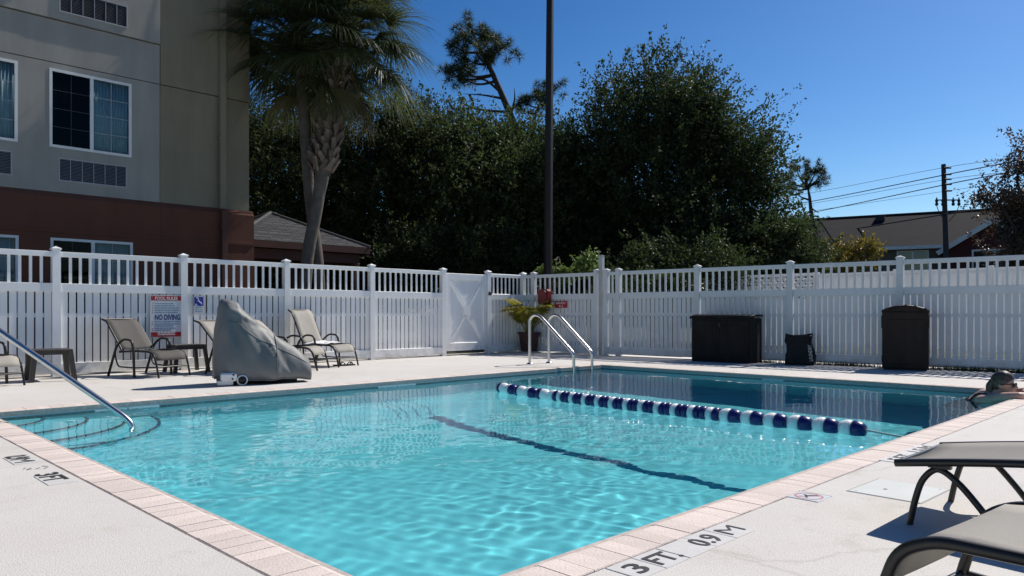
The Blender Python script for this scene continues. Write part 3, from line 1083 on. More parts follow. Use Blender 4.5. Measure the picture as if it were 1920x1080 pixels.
# red gable bay at the right
gx0, gx1, gy = -.15, 4.2, -1.6
gm = (gx0 + gx1) / 2
gh = EZ + 1.05
MB().prism([(gx0, 0), (gx1, 0), (gx1, EZ - .35), (gm, gh - .2), (gx0, EZ - .35)], 'y', gy, 1.5).build('gable_wall', M['gable_red'], hs)
gr = MB()
for (xa, za, xb, zb) in ((gx0 - .45, EZ - .62, gm, gh), (gx1 + .45, EZ - .62, gm, gh)):
    gr.add([(xa, gy - .35, za), (xb, gy - .35, zb), (xb, hb / 2, zb), (xa, hb / 2, za), (xa, gy - .35, za - .12), (xb, gy - .35, zb - .12), (xb, hb / 2, zb - .12), (xa, hb / 2, za - .12)],
           [(0, 1, 2, 3), (4, 5, 6, 7), (0, 1, 5, 4), (0, 3, 7, 4)])
gro = gr.build('gable_roof', M['roof_brown'], hs)
for (xa, za, xb, zb) in ((gx0 - .5, EZ - .72, gm, gh - .06), (gx1 + .5, EZ - .72, gm, gh - .06)):
    d = Vector((xb - xa, 0, zb - za)).normalized()
    nn = Vector((-d.z, 0, d.x)) * .13
    MB().prism([(xa + nn.x, za + nn.z), (xa - nn.x, za - nn.z), (xb - nn.x, zb - nn.z), (xb + nn.x, zb + nn.z)], 'y', gy - .46, gy - .36).build('bargeboard', M['white_paint'], gro)
house_window(hs, 1.05, 3.2, EZ - 1.9, EZ - .55, gy - .06)

# ------------------------------------------------------------------ poles and wires
pl = thing('light_pole', 'tall dark square lamp pole rising behind the fence corner', 'light pole', (.853, 18, 0))
MB().tube([(0, 0, .3), (.078, .0, 10.4)], [.108, .082], 4).build('shaft', M['pole'], pl)
MB().box(-.28, .28, -.28, .28, 0, .3, .02).build('base', M['concrete'], pl)
MB().tube([(.078, 0, 10.2), (.078, 0, 10.6), (.55, 0, 10.7)], .05, 6).build('arm', M['pole'], pl)
hd = MB().box(.5, 1.1, -.18, .18, 10.62, 10.76, .02).build('lamp_head', M['pole'], pl)
MB().box(.55, 1.05, -.14, .14, 10.605, 10.62).build('lens', M['lamp_glass'], hd)

pt, pb = at(1769, 308, 42), at(1778.5, 587 + 30, 42)
up = thing('utility_pole', 'wooden utility pole with insulators and short cross-arm before the house', 'utility pole', (pb.x, 42, 0))
tx = pt.x - pb.x
MB().tube([(0, 0, -.1), (tx, 0, pt.z)], [.175, .12], 10).build('shaft', M['utility'], up)
def onpole(y):
    q = at(1774, y, 42)
    return Vector((tx * q.z / pt.z, 0, q.z))
c_ = onpole(376)
MB().box(c_.x - .62, c_.x + .62, -.22, -.15, c_.z - .03, c_.z + .03).build('crossarm', M['utility'], up)
for dx in (-.62, -.28, .3, .62):
    MB().lathe([(0, -.34), (.07, -.33), (.09, -.22), (.05, -.15), (.09, -.08), (.05, 0), (.03, .12), (0, .13)], 8, 'z', (c_.x + dx, -.31, c_.z)).build('insulator', M['wire'], up)
for sx in (-1, 1):
    MB().tube(smooth_path([(c_.x + sx * .62, -.31, c_.z - .34), (c_.x + sx * .45, -.3, c_.z - .75), (c_.x + sx * .1, -.25, c_.z - 1.2)], 5), .02, 5).build('jumper_lead', M['wire'], up)
for y in (316, 328, 337, 346.5, 358.7):
    q = onpole(y)
    MB().tube([q + Vector((-.12, -.15, 0)), q + Vector((.3, -.2, .0))], .055, 6).build('bracket', M['wire'], up)
wires = [('uppermost thin wire on the utility pole', 314, (1535, 356), (1855, 302), .012), ('second wire down the utility pole, thick and dark', 328, (1468, 384.5), (1893, 302), .028),
         ('third wire down the utility pole, thin', 337, (1525, 378), (1844, 327.5), .012), ('fourth wire down the utility pole, thick and dark', 346.5, (1468, 406), (1874, 325), .028),
         ('fifth wire down the utility pole, thin and faint', 358.7, (1530, 384 + 7), (1844, 347), .010), ('lowest heavy cable crossing in front of the house roof', 402, (1530, 437), (1839, 392), .04)]
for (lab, yp, lft, rgt, rr) in wires:
    def extrap(p, x):
        t = (x - 1771) / (p[0] - 1771)
        return yp + (p[1] - yp) * t
    Yl = 42 + (1771 - 1380) * .055
    Yr = 42 - (2050 - 1771) * .03
    a, m_0, b_ = at(1380, extrap(lft, 1380) , Yl), at(1771, yp, 41.75), at(2050, extrap(rgt, 2050), Yr)
    pts = [a, a.lerp(m_0, .5) + Vector((0, 0, -.12)), m_0, m_0.lerp(b_, .5) + Vector((0, 0, -.05)), b_]
    o = MB().tube(smooth_path(pts, 5), rr, 5).build('power_line', M['wire'])
    tag(o, lab, 'wire', 'wires on the utility pole')

# ------------------------------------------------------------------ trees
def leaf_quads(P, D, size, rng, wid=.5, spread=1.0):
    """one pointed leaf (two triangles in a diamond) at each point P, pointing roughly along D"""
    n = len(P)
    d = D + rng.normal(0, .75 * spread, (n, 3))
    d /= np.linalg.norm(d, axis=1, keepdims=True) + 1e-9
    r = rng.normal(0, 1, (n, 3))
    s = np.cross(d, r)
    s /= np.linalg.norm(s, axis=1, keepdims=True) + 1e-9
    L = size * rng.uniform(.65, 1.3, (n, 1))
    nn = np.cross(d, s)
    mid = P + d * L * .45 + nn * L * .08
    V = np.stack([P, mid + s * L * wid * .5, P + d * L, mid - s * L * wid * .5], 1).reshape(-1, 3)
    F = np.arange(n * 4).reshape(n, 4)
    return V, F

def crown(lobes, nsprig, per, rng, sprig=.6, shell=.55, up=.35, jag=.25):
    """sprigs (twig positions + directions) through a set of ellipsoid lobes, denser to the outside"""
    lob = np.array(lobes, dtype=float)
    wts = (lob[:, 3] * lob[:, 4] + lob[:, 3] * lob[:, 5] + lob[:, 4] * lob[:, 5])
    ncl = max(1, nsprig // 13)
    pick = rng.integers(0, ncl, nsprig)             # sprigs gather in clumps
    idx = rng.choice(len(lob), ncl, p=wts / wts.sum())
    d = rng.normal(0, 1, (ncl, 3))
    d /= np.linalg.norm(d, axis=1, keepdims=True)
    rad = shell + (1 - shell) * rng.random((ncl, 1)) ** .7
    # lumpy surface
    lump = 1 + jag * (np.sin(d[:, :1] * 7 + idx[:, None]) * np.sin(d[:, 1:2] * 6 + idx[:, None] * 2) + .6 * np.sin(d[:, 2:] * 9 + idx[:, None] * 1.3)) * .6
    base = lob[idx, :3] + d * rad * lump * lob[idx, 3:6]
    base = base[pick] + rng.normal(0, .34 * min(1.0, sprig), (nsprig, 3)) * np.array([1, 1, .7])
    d = d[pick]
    dirs = d + np.array([0, 0, up]) + rng.normal(0, .45, (nsprig, 3))
    dirs /= np.linalg.norm(dirs, axis=1, keepdims=True)
    L = sprig * rng.uniform(.35, 1.25, (nsprig, 1))
    t = rng.random((nsprig, per, 1)) ** 1.25
    P = base[:, None, :] + dirs[:, None, :] * L[:, None, :] * t + rng.normal(0, .05 + .08 * sprig, (nsprig, per, 3)) * (1.15 - t)
    D = np.repeat(dirs[:, None, :], per, 1)
    return P.reshape(-1, 3), D.reshape(-1, 3), base, dirs, L

def leafy_tree(name, label, cat, base, lobes, nsprig, per, leaf, mt, seed, trunk_r=.25, limbs=True, sprig=.6, shell=.55, group=None, wid=.5, up=.35, twigs=True, jag=.25):
    rng = np.random.default_rng(seed)
    t = thing(name, label, cat, base, 0, group)
    lb = [(l[0] - base[0], l[1] - base[1], l[2] - base[2], l[3], l[4], l[5]) for l in lobes]
    P, D, b, dr, L = crown(lb, nsprig, per, rng, sprig, shell, up, jag)
    ok = P[:, 2] > .05
    V, F = leaf_quads(P[ok], D[ok], leaf, rng, wid)
    O('crown', npmesh('crown', V, F), mt, t)
    if limbs:
        tm = MB()
        cz = min(l[2] - l[5] for l in lb)
        fork = Vector((rng.normal(0, .1), rng.normal(0, .1), max(.8, cz * .8 + .8)))
        tm.tube(smooth_path([(0, 0, -.1), (fork.x * .6, fork.y * .5, fork.z * .5), fork], 4), [trunk_r * (1.35 - .05 * i) for i in range(9)], 8)
        for l in lb:
            c = Vector(l[:3])
            mid = fork.lerp(c, .5) + Vector((rng.normal(0, .25), rng.normal(0, .25), rng.normal(0, .2)))
            tip = c + Vector((rng.normal(0, .3) * l[3], rng.normal(0, .3) * l[4], l[5] * .75))
            pth = smooth_path([fork, mid, c, tip], 4)
            tm.tube(pth, [trunk_r * .62 * (1 - .9 * i / (len(pth) - 1)) + .012 for i in range(len(pth))], 6)
        tm.build('trunk', M['bark'], t)
    if twigs:
        sel = rng.choice(len(b), min(len(b), 500), replace=False)
        tw = MB()
        for i in sel:
            a = Vector(b[i] - dr[i] * .3)
            e = Vector(b[i] + dr[i] * L[i])
            tw.add([a + Vector((.006, 0, 0)), a + Vector((-.006, 0, .004)), e, a + Vector((0, .008, 0))], [(0, 1, 2), (1, 3, 2), (3, 0, 2)])
        two = tw.build('twigs', M['bark'], t)
        two['kind'] = 'stuff'
    return t

def lobes_px(lst, Y, dz=.9, fac=1.0):
    """(x, y, radius_px[, dY]) in the photo at distance Y -> ellipsoids in metres"""
    out = []
    for l in lst:
        l = (l[0], l[1] + fac * l[2] * .1, l[2] * fac) + tuple(l[3:])
        Yk = Y + (l[3] if len(l) > 3 else 0)
        p = at(l[0], l[1], Yk)
        r = l[2] / 1404 * Yk
        out.append((p.x, p.y, p.z, r, r * 1.05, r * dz))
    return out

leafy_tree('oak_tree', 'big dark oak with dense rounded crown right of the lamp pole', 'tree', (5.0, 25, 0),
           lobes_px([(1245, 215, 100), (1165, 205, 62, -.5), (1300, 205, 72, .5), (1340, 285, 82), (1385, 330, 70, -.8), (1405, 410, 62, -.6), (1215, 330, 130), (1110, 290, 70), (1300, 400, 120, -1), (1440, 440, 45, -1), (1105, 410, 110), (1200, 460, 110, -1.5), (1400, 480, 90, -2), (1300, 500, 90, -2)], 24.5, .9, .88),
           6400, 32, .115, M['oak'], 21, .34, sprig=1.05, jag=.45)
leafy_tree('oak_tree', 'dark oak filling the gap behind the two palms', 'tree', (-5.2, 26, 0),
           lobes_px([(500, 250, 90), (560, 330, 120), (650, 260, 120), (745, 290, 105), (790, 255, 62), (700, 400, 130), (560, 430, 120), (800, 380, 110), (480, 380, 80), (640, 490, 110, -1), (770, 480, 100, -1), (500, 540, 80), (580, 550, 80)], 25, .9, .9),
           5600, 32, .115, M['oak'], 22, .34, sprig=1.05, jag=.45)
leafy_tree('oak_tree', 'dark green oak between the palms and the lamp pole, below the pines', 'tree', (-.4, 26, 0),
           lobes_px([(845, 290, 62), (900, 320, 85, -.5), (945, 285, 62), (1000, 290, 60), (1040, 265, 50, .5), (1020, 350, 95), (930, 400, 110, -1), (850, 420, 110, -.6), (1010, 450, 100, -1), (900, 490, 90, -1.5), (1060, 540, 60, -1)], 25, .9, .82),
           4600, 32, .115, M['oak_b'], 23, .3, sprig=1.15, jag=.5)
# low shrubs behind the fences
for (lab, pts, Y, mt, seed, leaf, n) in (
        ('dark leafy shrub behind the fence between gazebo and gate', [(720, 490, 45), (790, 495, 45), (760, 480, 40)], 21.5, 'oak', 31, .1, 420),
        ('dark shrub behind the fence left of the lamp pole', [(860, 490, 60), (950, 495, 60), (905, 470, 45)], 21.5, 'oak', 32, .1, 520),
        ('dark shrub behind the right-hand fence below the big oak', [(1180, 515, 45), (1265, 510, 45), (1350, 512, 45)], 19.5, 'oak', 33, .1, 520),
        ('speckled green shrub below the right edge of the big oak', [(1425, 470, 42), (1480, 470, 42), (1520, 482, 26)], 21.5, 'oak', 34, .1, 620),
        ('dark bush behind the gazebo and palm trunks', [(480, 530, 55), (560, 535, 55), (650, 535, 60), (720, 540, 60)], 23.5, 'oak', 40, .11, 900),
        ('yellow-green shrub beside the far house, left of its windows', [(1562, 482, 20), (1590, 492, 16), (1625, 478, 9), (1645, 472, 7)], 27, 'shrub_y', 35, .12, 200)):
    lb = lobes_px(pts, Y)
    c = np.mean([l[:3] for l in lb], 0)
    leafy_tree('shrub', lab, 'shrub', (c[0], c[1], 0), lb, n, 26, leaf, M[mt], seed, .06, sprig=.62, shell=.35, twigs=False, jag=.4)
for (lab, pts, Y, seed, n) in (
        ('small bright green bush peeking over the fence beside the lamp pole', [(1040, 500, 14), (1052, 510, 12)], 18.6, 36, 60),
        ('bright leafy sapling poking above the fence beside the tall square post', [(1110, 475, 9), (1106, 495, 12), (1112, 508, 12)], 18.2, 37, 70)):
    lb = lobes_px(pts, Y)
    leafy_tree('sapling', lab, 'plant', (lb[0][0], lb[0][1], 0), lb, n, 14, .1, M['bright'], seed, .02, sprig=.25, shell=.2, twigs=False)
lb = lobes_px([(1190, 540, 26), (1240, 535, 24), (1290, 540, 22), (1150, 540, 24)], 17.6)
leafy_tree('hedge_shrub', 'light green hedge seen through the pickets right of the tall square post', 'shrub', (lb[1][0], lb[1][1], 0), lb, 420, 20, .09, M['shrub'], 38, .04, sprig=.25, shell=.3, twigs=False)
leafy_tree('crape_myrtle', 'reddish leafy tree at the right edge behind the fence', 'tree', (18.6, 27.5, 0),
           lobes_px([(1908, 340, 34), (1938, 300, 44), (1878, 385, 18), (1922, 405, 34), (1965, 380, 60), (1905, 455, 24), (1945, 460, 50)], 27),
           560, 30, .12, M['myrtle'], 39, .12, sprig=.9, shell=.3)

# pines
def pine(name, label, trunk, tufts, bare, Y, r0, seed, tuft_r=.42, needle=.26, ndl=220):
    rng = np.random.default_rng(seed)
    q = [at(x, y, Y) for x, y in trunk]
    base = Vector((q[0].x, Y, 0))
    t = thing(name, label, 'tree', base)
    pth = smooth_path([Vector((0, 0, -.1))] + [p - base for p in q], 5)
    tm = MB().tube(pth, [r0 * (1 - .82 * i / (len(pth) - 1)) for i in range(len(pth))], 8)
    tp = [p - base for p in q]
    V, F = [], []
    nv = 0
    def nearest(c):
        best = min(pth, key=lambda p: (p - c).length + (3 if p.z > c.z - .1 else 0))
        return best
    for (x, y, rr, *dY) in tufts:
        c = at(x, y, Y + (dY[0] if dY else rng.uniform(-.5, .5))) - base
        a = nearest(c)
        mid = a.lerp(c, .5) + Vector((0, 0, -.12 * (c - a).length))
        pp = smooth_path([a, mid, c], 4)
        tm.tube(pp, [.055 * r0 / .16 * (1 - .75 * i / (len(pp) - 1)) for i in range(len(pp))], 5)
        n = int(ndl * rr * rr * 12)
        m = max(3, int(rr * 14))
        cen = np.array(c) + rng.normal(0, .4, (m, 3)) * rr
        k = rng.integers(0, m, n)
        d = rng.normal(0, 1, (n, 3)) + np.array([0, 0, .25])
        d /= np.linalg.norm(d, axis=1, keepdims=True)
        P = cen[k] + d * rr * .12
        L = needle * rng.uniform(.7, 1.2, (n, 1))
        s = np.cross(d, rng.normal(0, 1, (n, 3)))
        s /= np.linalg.norm(s, axis=1, keepdims=True)
        w = .0095 * Y / 30
        V.append(np.stack([P - s * w, P + s * w, P + d * L + np.array([0, 0, -.03])], 1).reshape(-1, 3))
        F.append(np.arange(n * 3).reshape(n, 3) + nv)
        nv += n * 3
        for j in range(m):
            tm.tube([c, Vector(cen[j])], [.014, .007], 4, False)
    for pl_ in bare:
        pts = [at(x, y, Y) - base for x, y in pl_]
        pp = smooth_path(pts, 4)
        tm.tube(pp, [r0 * .3 * (1 - .85 * i / (len(pp) - 1)) for i in range(len(pp))], 5)
    tm.build('trunk', M['pine_bark'], t)
    O('crown', npmesh('crown', np.concatenate(V), np.concatenate(F)), M['pine'], t)
pine('pine_tree', 'tall leaning pine with bare lower branches above the oaks', [(985, 300), (962, 230), (940, 175), (915, 120), (897, 85), (886, 60)],
     [(886, 58, .75), (868, 68, .6), (905, 62, .5), (848, 85, .5), (930, 92, .75), (945, 88, .5), (918, 108, .5), (872, 108, .6), (850, 128, .45), (834, 136, .4), (880, 140, .6), (866, 148, .45), (893, 100, .4)],
     [[(938, 172), (910, 150), (885, 150), (860, 148)], [(945, 185), (905, 178), (868, 176)], [(955, 210), (915, 207), (880, 203), (850, 205), (832, 190)], [(958, 215), (965, 185), (964, 165)], [(880, 178), (888, 195), (884, 206)], [(850, 205), (842, 192), (845, 180)]],
     30, .2, 51, needle=.3)
pine('pine_tree', 'small pine top just left of the lamp pole', [(1000, 320), (1000, 235), (1008, 205), (1014, 190)],
     [(985, 192, .5), (1006, 180, .6), (1022, 172, .5), (1042, 166, .5), (973, 200, .35), (1012, 196, .4)], [[(1005, 215), (990, 212), (975, 214)]], 30.5, .13, 52)
pine('pine_tree', 'lone far pine with flat tufted crown above the house roof', [(1540, 470), (1524, 418), (1518, 370), (1514, 350)],
     [(1492, 316, .6), (1510, 314, .6), (1530, 320, .6), (1544, 322, .5), (1474, 334, .6), (1508, 334, .45), (1480, 350, .5), (1529, 344, .5), (1540, 334, .5)],
     [[(1518, 375), (1500, 368), (1490, 355)], [(1520, 390), (1536, 400)]], 50, .26, 53, needle=.34, ndl=110)

# palms
def fan_frond(elev, pet, seg_len, rng, nseg=60, half=R(104), droop=.62):
    """costapalmate frond in the x-z plane, leaving the origin at the elevation angle"""
    m = MB()
    d0 = Vector((math.cos(elev), 0, math.sin(elev)))
    side = Vector((0, 1, 0))
    pts = []
    p = Vector((0, 0, 0))
    d = d0.copy()
    for i in range(7):
        pts.append(p.copy())
        d = (d + Vector((0, 0, -.075))).normalized()
        p = p + d * pet / 6
    m.tube(pts, [.028 - .0025 * i for i in range(7)], 5)
    tip = pts[-1]
    nrm = side.cross(d) * -1
    for k in range(nseg):
        a = -half + 2 * half * (k + .5) / nseg + rng.gauss(0, .03)
        dr = (d * math.cos(a) + side * math.sin(a) + nrm * (.16 * math.cos(a * 1.2))).normalized()
        L = seg_len * (.62 + .38 * math.cos(a * .75)) * rng.uniform(.85, 1.12)
        wd = side * math.cos(a) - d * math.sin(a)
        q = tip.copy()
        vs, w0 = [], .036
        cd = dr.copy()
        ns_ = 5
        for j in range(ns_ + 1):
            t = j / ns_
            w = w0 * (1 - t) ** .8 * (.55 + .9 * t if t < .5 else 1) + .0015
            vs += [q - wd * w * .5, q + wd * w * .5]
            cd = (cd + Vector((0, 0, -droop * t * rng.uniform(.5, 1.15) * .9))).normalized()
            q = q + cd * L / ns_
        m.add(vs, [(2 * j, 2 * j + 1, 2 * j + 3, 2 * j + 2) for j in range(ns_)])
    return m

prg = random.Random(77)
frond_sets = []
for e_ in (78, 55, 32, 10, -15, -42):
    row = []
    for k in range(3):
        mb = fan_frond(R(e_ + prg.uniform(-6, 6)), prg.uniform(.75, 1.0), prg.uniform(1.15, 1.4), prg)
        me = mb.mesh('frond')
        me.materials.append(M['palm'])
        row.append(me)
    frond_sets.append(row)
dry = fan_frond(R(-68), .9, .95, prg, 36, R(80), .8).mesh('dry_frond')
dry.materials.append(M['palm_dry'])

def sabal(label, path, rad, head, boots, seed):
    r2 = random.Random(seed)
    base = Vector(path[0])
    base.z = 0
    t = thing('palm_tree', label, 'palm tree', base)
    pth = smooth_path([Vector(p) - base for p in path], 6)
    rr = [rad(i / (len(pth) - 1)) for i in range(len(pth))]
    MB().tube(pth, rr, 12).build('trunk', M['palm_bark'], t)
    # leaf-base rings on the bare trunk
    hp = Vector(head) - base
    for lvl, cnt in enumerate((9, 13, 13, 11, 8, 3)):
        for k in range(cnt):
            az = 2 * math.pi * (k + r2.random() * .7) / cnt + lvl * .6
            O('frond', frond_sets[lvl][r2.randrange(3)], None, t, hp + Vector((.1 * math.cos(az), .1 * math.sin(az), .12 - .07 * lvl)), rot=(R(r2.uniform(-9, 9)), R(r2.uniform(-6, 6)), az), scale=r2.uniform(.85, 1.12))
    for k in range(5):
        az = r2.uniform(0, 6.28)
        O('dry_frond', dry, None, t, hp + Vector((.1 * math.cos(az), .1 * math.sin(az), -.35)), rz=az, scale=r2.uniform(.8, 1.05))
    if boots:
        z0, z1, nrow = boots
        bm_ = MB()
        bm_.add([(0, -.075, 0), (0, .075, 0), (.05, .06, .02), (.05, -.06, .02), (.11, -.035, .30), (.11, .035, .30), (.075, .04, .31), (.075, -.04, .31)],
                [(0, 3, 2, 1), (3, 4, 5, 2), (0, 7, 4, 3), (1, 2, 5, 6), (7, 6, 5, 4), (0, 1, 6, 7)])
        me = bm_.mesh('boot')
        me.materials.append(M['boot'])
        for i in range(nrow):
            z = z0 + (z1 - z0) * i / (nrow - 1)
            j = min(range(len(pth)), key=lambda q_: abs(pth[q_].z - z))
            c = pth[j]
            for k in range(8):
                az = 2 * math.pi * (k + .5 * (i % 2)) / 8 + r2.uniform(-.08, .08)
                O('boot', me, None, t, (c.x + rr[j] * .93 * math.cos(az), c.y + rr[j] * .93 * math.sin(az), z), rot=(R((30 if i % 2 else -30) + r2.uniform(-8, 8)), R(r2.uniform(4, 16)), az), scale=r2.uniform(.85, 1.1))
    return t
YP = 15.9
sabal('taller palm with smooth bare grey trunk leaning left', [at(600, 640, YP), at(597, 500, YP), at(583, 390, YP), at(575, 290, YP), at(565, 100, YP)],
      lambda t: .135 - .02 * math.sin(t * 3.1) + (.05 if t < .1 else 0), at(560, 75, YP), None, 5)
sabal('palm with criss-cross leaf bases on its thick upper trunk', [at(566, 640, YP - .35), at(576, 490, YP - .35), at(592, 400, YP - .35), at(604, 330, YP - .3), at(617, 250, YP - .2), at(636, 95, YP - .2)],
      lambda t: .13 + (.045 * min(1, max(0, (t - .52) * 6))), at(640, 70, YP - .2), (3.85, 6.05, 16), 6)

# ------------------------------------------------------------------ lettering
def text_mesh(s, h, bold=.0, squeeze=1.0):
    c = bpy.data.curves.new('txt', 'FONT')
    c.body = s
    c.size = h / .729
    c.offset = bold
    c.extrude = .0004
    c.resolution_u = 3
    o = bpy.data.objects.new('txt', c)
    C.objects.link(o)
    bpy.context.view_layer.update()
    dg = bpy.context.evaluated_depsgraph_get()
    me = bpy.data.meshes.new_from_object(o.evaluated_get(dg))
    bpy.data.objects.remove(o)
    bpy.data.curves.remove(c)
    me.name = 'lettering'
    me.materials.clear()
    xs = [v.co.x for v in me.vertices]
    x0, x1 = min(xs), max(xs)
    for v in me.vertices:
        v.co.x = (v.co.x - (x0 + x1) / 2) * squeeze
    return me, (x1 - x0) * squeeze

def lettering(s, h, m, parent, loc, rot=(0, 0, 0), bold=0, width=None):
    me, w = text_mesh(s, h, bold if s != 'M' else -.0015)
    if width:
        k = width / w
        for v in me.vertices:
            v.co.x *= k
    me.transform(Matrix.Translation((0, -h / 2, 0)))
    return O('lettering', me, m, parent, loc, rot=rot)

def deck_marker(label, u, v, rz, parts, tiles, group=None):
    t = thing('depth_marker', label, 'depth marker', W(u, v, 0), rz, group)
    for (x, w) in tiles:
        MB().box(x - w / 2 + .001, x + w / 2 - .001, -.076, .076, -.004, .0030, .0012).build('tile', M['deck_tile'], t)
    for (s, x, h, w, m) in parts:
        lettering(s, h, m, t, (x, 0, .0046), bold=.002, width=w * .92)
    return t
deck_marker('black 3 FT. 0.9M depth marking by the near pool edge, bottom centre', 2.5, 1.555, PG,
            [('3', -.33, .096, .075, M['ink']), ('FT.', -.165, .096, .16, M['ink']), ('0.9', .13, .096, .16, M['ink']), ('M', .325, .096, .125, M['ink'])],
            [(-.33, .152), (-.176, .152), (.0, .19), (.17, .152), (.324, .152)])
deck_marker('partly hidden 5 FT 1.5M depth marking behind the low lounger', 5.2, 1.575, PG,
            [('5', -.30, .105, .07, M['ink']), ('FT', -.16, .105, .15, M['ink']), ('1.5', .12, .105, .15, M['ink']), ('M', .29, .105, .12, M['ink'])],
            [(-.31, .152), (-.156, .152), (-.002, .152), (.152, .152), (.306, .152)])
t = thing('depth_marker', 'black 3 FT and 0.9M depth marking on the left deck with worn symbol between', 'depth marker', W(1.12, 5.02, 0), PG - R(90))
for x in (-.42, -.27, .33, .48):
    MB().box(x - .074, x + .074, -.07, .07, -.004, .0030, .0012).build('tile', M['deck_tile'], t)
lettering('0.9', .115, M['ink'], t, (-.45, 0, .0046), bold=.004, width=.13)
lettering('M', .115, M['ink'], t, (-.305, 0, .0046), bold=.004, width=.13)
lettering('3', .11, M['ink'], t, (.25, 0, .0046), bold=.004, width=.075)
lettering('FT', .11, M['ink'], t, (.385, 0, .0046), bold=.004, width=.15)
wr = MB()
for (x0, y0, x1, y1) in ((-.05, .04, .0, .06), (.0, .06, .05, .03), (-.03, -.02, .02, -.05), (.02, -.05, .0, -.02), (-.05, -.04, -.02, -.06), (.0, .02, .03, -.01)):
    d = Vector((x1 - x0, y1 - y0, 0)).normalized()
    nn = Vector((-d.y, d.x, 0)) * .004
    wr.add([(x0 + nn.x, y0 + nn.y, .003), (x0 - nn.x, y0 - nn.y, .003), (x1 - nn.x, y1 - nn.y, .003), (x1 + nn.x, y1 + nn.y, .003)], [(0, 1, 2, 3)])
wr.build('worn_symbol', M['grey_ink'], t)
# no-diving tile
t = thing('no_diving_tile', 'white tile with faded red no-diving circle beside the coping', 'tile sign', W(3.62, 1.565, 0), PG)
MB().box(-.078, .078, -.078, .078, -.004, .0035, .0012).build('tile', M['tile'], t)
rg = MB()
n = 40
ra, rb = .068, .057
vs = [(r * math.cos(2 * math.pi * k / n), r * math.sin(2 * math.pi * k / n), .0042) for r in (ra, rb) for k in range(n)]
rg.add(vs, [(k, (k + 1) % n, n + (k + 1) % n, n + k) for k in range(n)])
rg.add([(-.045, .037, .0043), (-.037, .045, .0043), (.045, -.037, .0043), (.037, -.045, .0043)], [(0, 3, 2, 1)])
rg.build('prohibition_ring', M['faded_red'], t)
dv = MB()
for (x0, y0, x1, y1, w) in ((-.035, -.005, -.005, .012, .006), (-.005, .012, .03, -.008, .008), (.0, .01, .02, .03, .005), (.03, -.008, .045, -.025, .005)):
    d = Vector((x1 - x0, y1 - y0, 0)).normalized()
    nn = Vector((-d.y, d.x, 0)) * w
    dv.add([(x0 + nn.x, y0 + nn.y, .0047), (x0 - nn.x, y0 - nn.y, .0047), (x1 - nn.x, y1 - nn.y, .0047), (x1 + nn.x, y1 + nn.y, .0047)], [(0, 1, 2, 3)])
dv.build('diver_figure', M['ink'], t)
MB().box(.081, .087, -.078, .085, 0, .003).build('raised_edge', M['grey_ink'], t)
# access lid
t = thing('access_lid', 'square pale plastic skimmer lid with small finger hole in the deck', 'lid', W(4.07, 1.30, 0), PG - R(2))
MB().box(-.2, .2, -.17, .17, -.01, .003, .002).build('lid_plate', M['lid'], t)
MB().box(-.207, -.2015, -.177, .177, 0, .0015).box(.2015, .207, -.177, .177, 0, .0015).box(-.2, .2, -.177, -.1715, 0, .0015).box(-.2, .2, .1715, .177, 0, .0015).build('gap_shadow_seal', M['grey_ink'], t)
MB().lathe([(0, .0036), (.011, .0036), (.012, .003)], 10).build('finger_hole', M['black'], t, (-.03, .05, 0))
for (x, y) in ((.17, -.14), (-.17, .14)):
    MB().lathe([(0, .0036), (.006, .0036), (.007, .003)], 8).build('screw', M['grey_ink'], t, (x, y, 0))
# depth markers on the far waterline
for (u, lab, s1, s2) in ((2.55, 'pale depth tiles under the far coping by the steps', '0.9M', '3 FT'), (5.9, 'small depth tiles under the far coping below the lift', '5 FT', '1.5M')):
    t = thing('waterline_marker', lab, 'depth marker', W(u, b1 - .0065, -.105), PG)
    for k, s_ in ((-.09, s1), (.22, s2)):
        MB().box(k - .15, k + .15, -.004, .004, -.045, .045).build('tile', M['tile'], t)
        lettering(s_, .062, M['ink'], t, (k, -.0046, 0), (R(90), 0, 0), bold=.003, width=.22)
t = thing('waterline_marker', 'small depth tiles under the right-hand coping near the deck box', 'depth marker', W(a1 - .0065, 5.0, -.105), PG - R(90))
MB().box(-.16, .16, -.004, .004, -.045, .045).build('tile', M['tile'], t)
lettering('5 FT', .062, M['ink'], t, (0, -.0046, 0), (R(90), 0, 0), bold=.003, width=.22)

# ------------------------------------------------------------------ handrails
def rail_thing(name, label, pts, rad, r=.024, flanges=(), rb=.1):
    t = thing(name, label, 'handrail', pts[0])
    o0 = Vector(pts[0])
    MB().tube(bend([Vector(p) - o0 for p in pts], rb, 7), r, 12).build('tube', M['steel'], t)
    for p in flanges:
        MB().lathe([(r + .002, .03), (r + .012, .026), (r + .034, .010), (r + .036, .001)], 16).build('flange', M['steel'], t, Vector(p) - o0)
    return t
for (u, vb, lab) in ((9.52, 9.08, 'steel grab rail of the far ladder, nearer one'), (10.0, 9.06, 'steel grab rail of the far ladder, one beside the corner')):
    pts = [W(u, vb, -.02), W(u, vb, .80), W(u, vb - .12, .88), W(u, vb - .26, .84), W(u, 8.12, .27), W(u, 8.07, .22), W(u, 8.07, -1.2)]
    rail_thing('grab_rail', lab, pts, .1, .026, [W(u, vb, 0)])
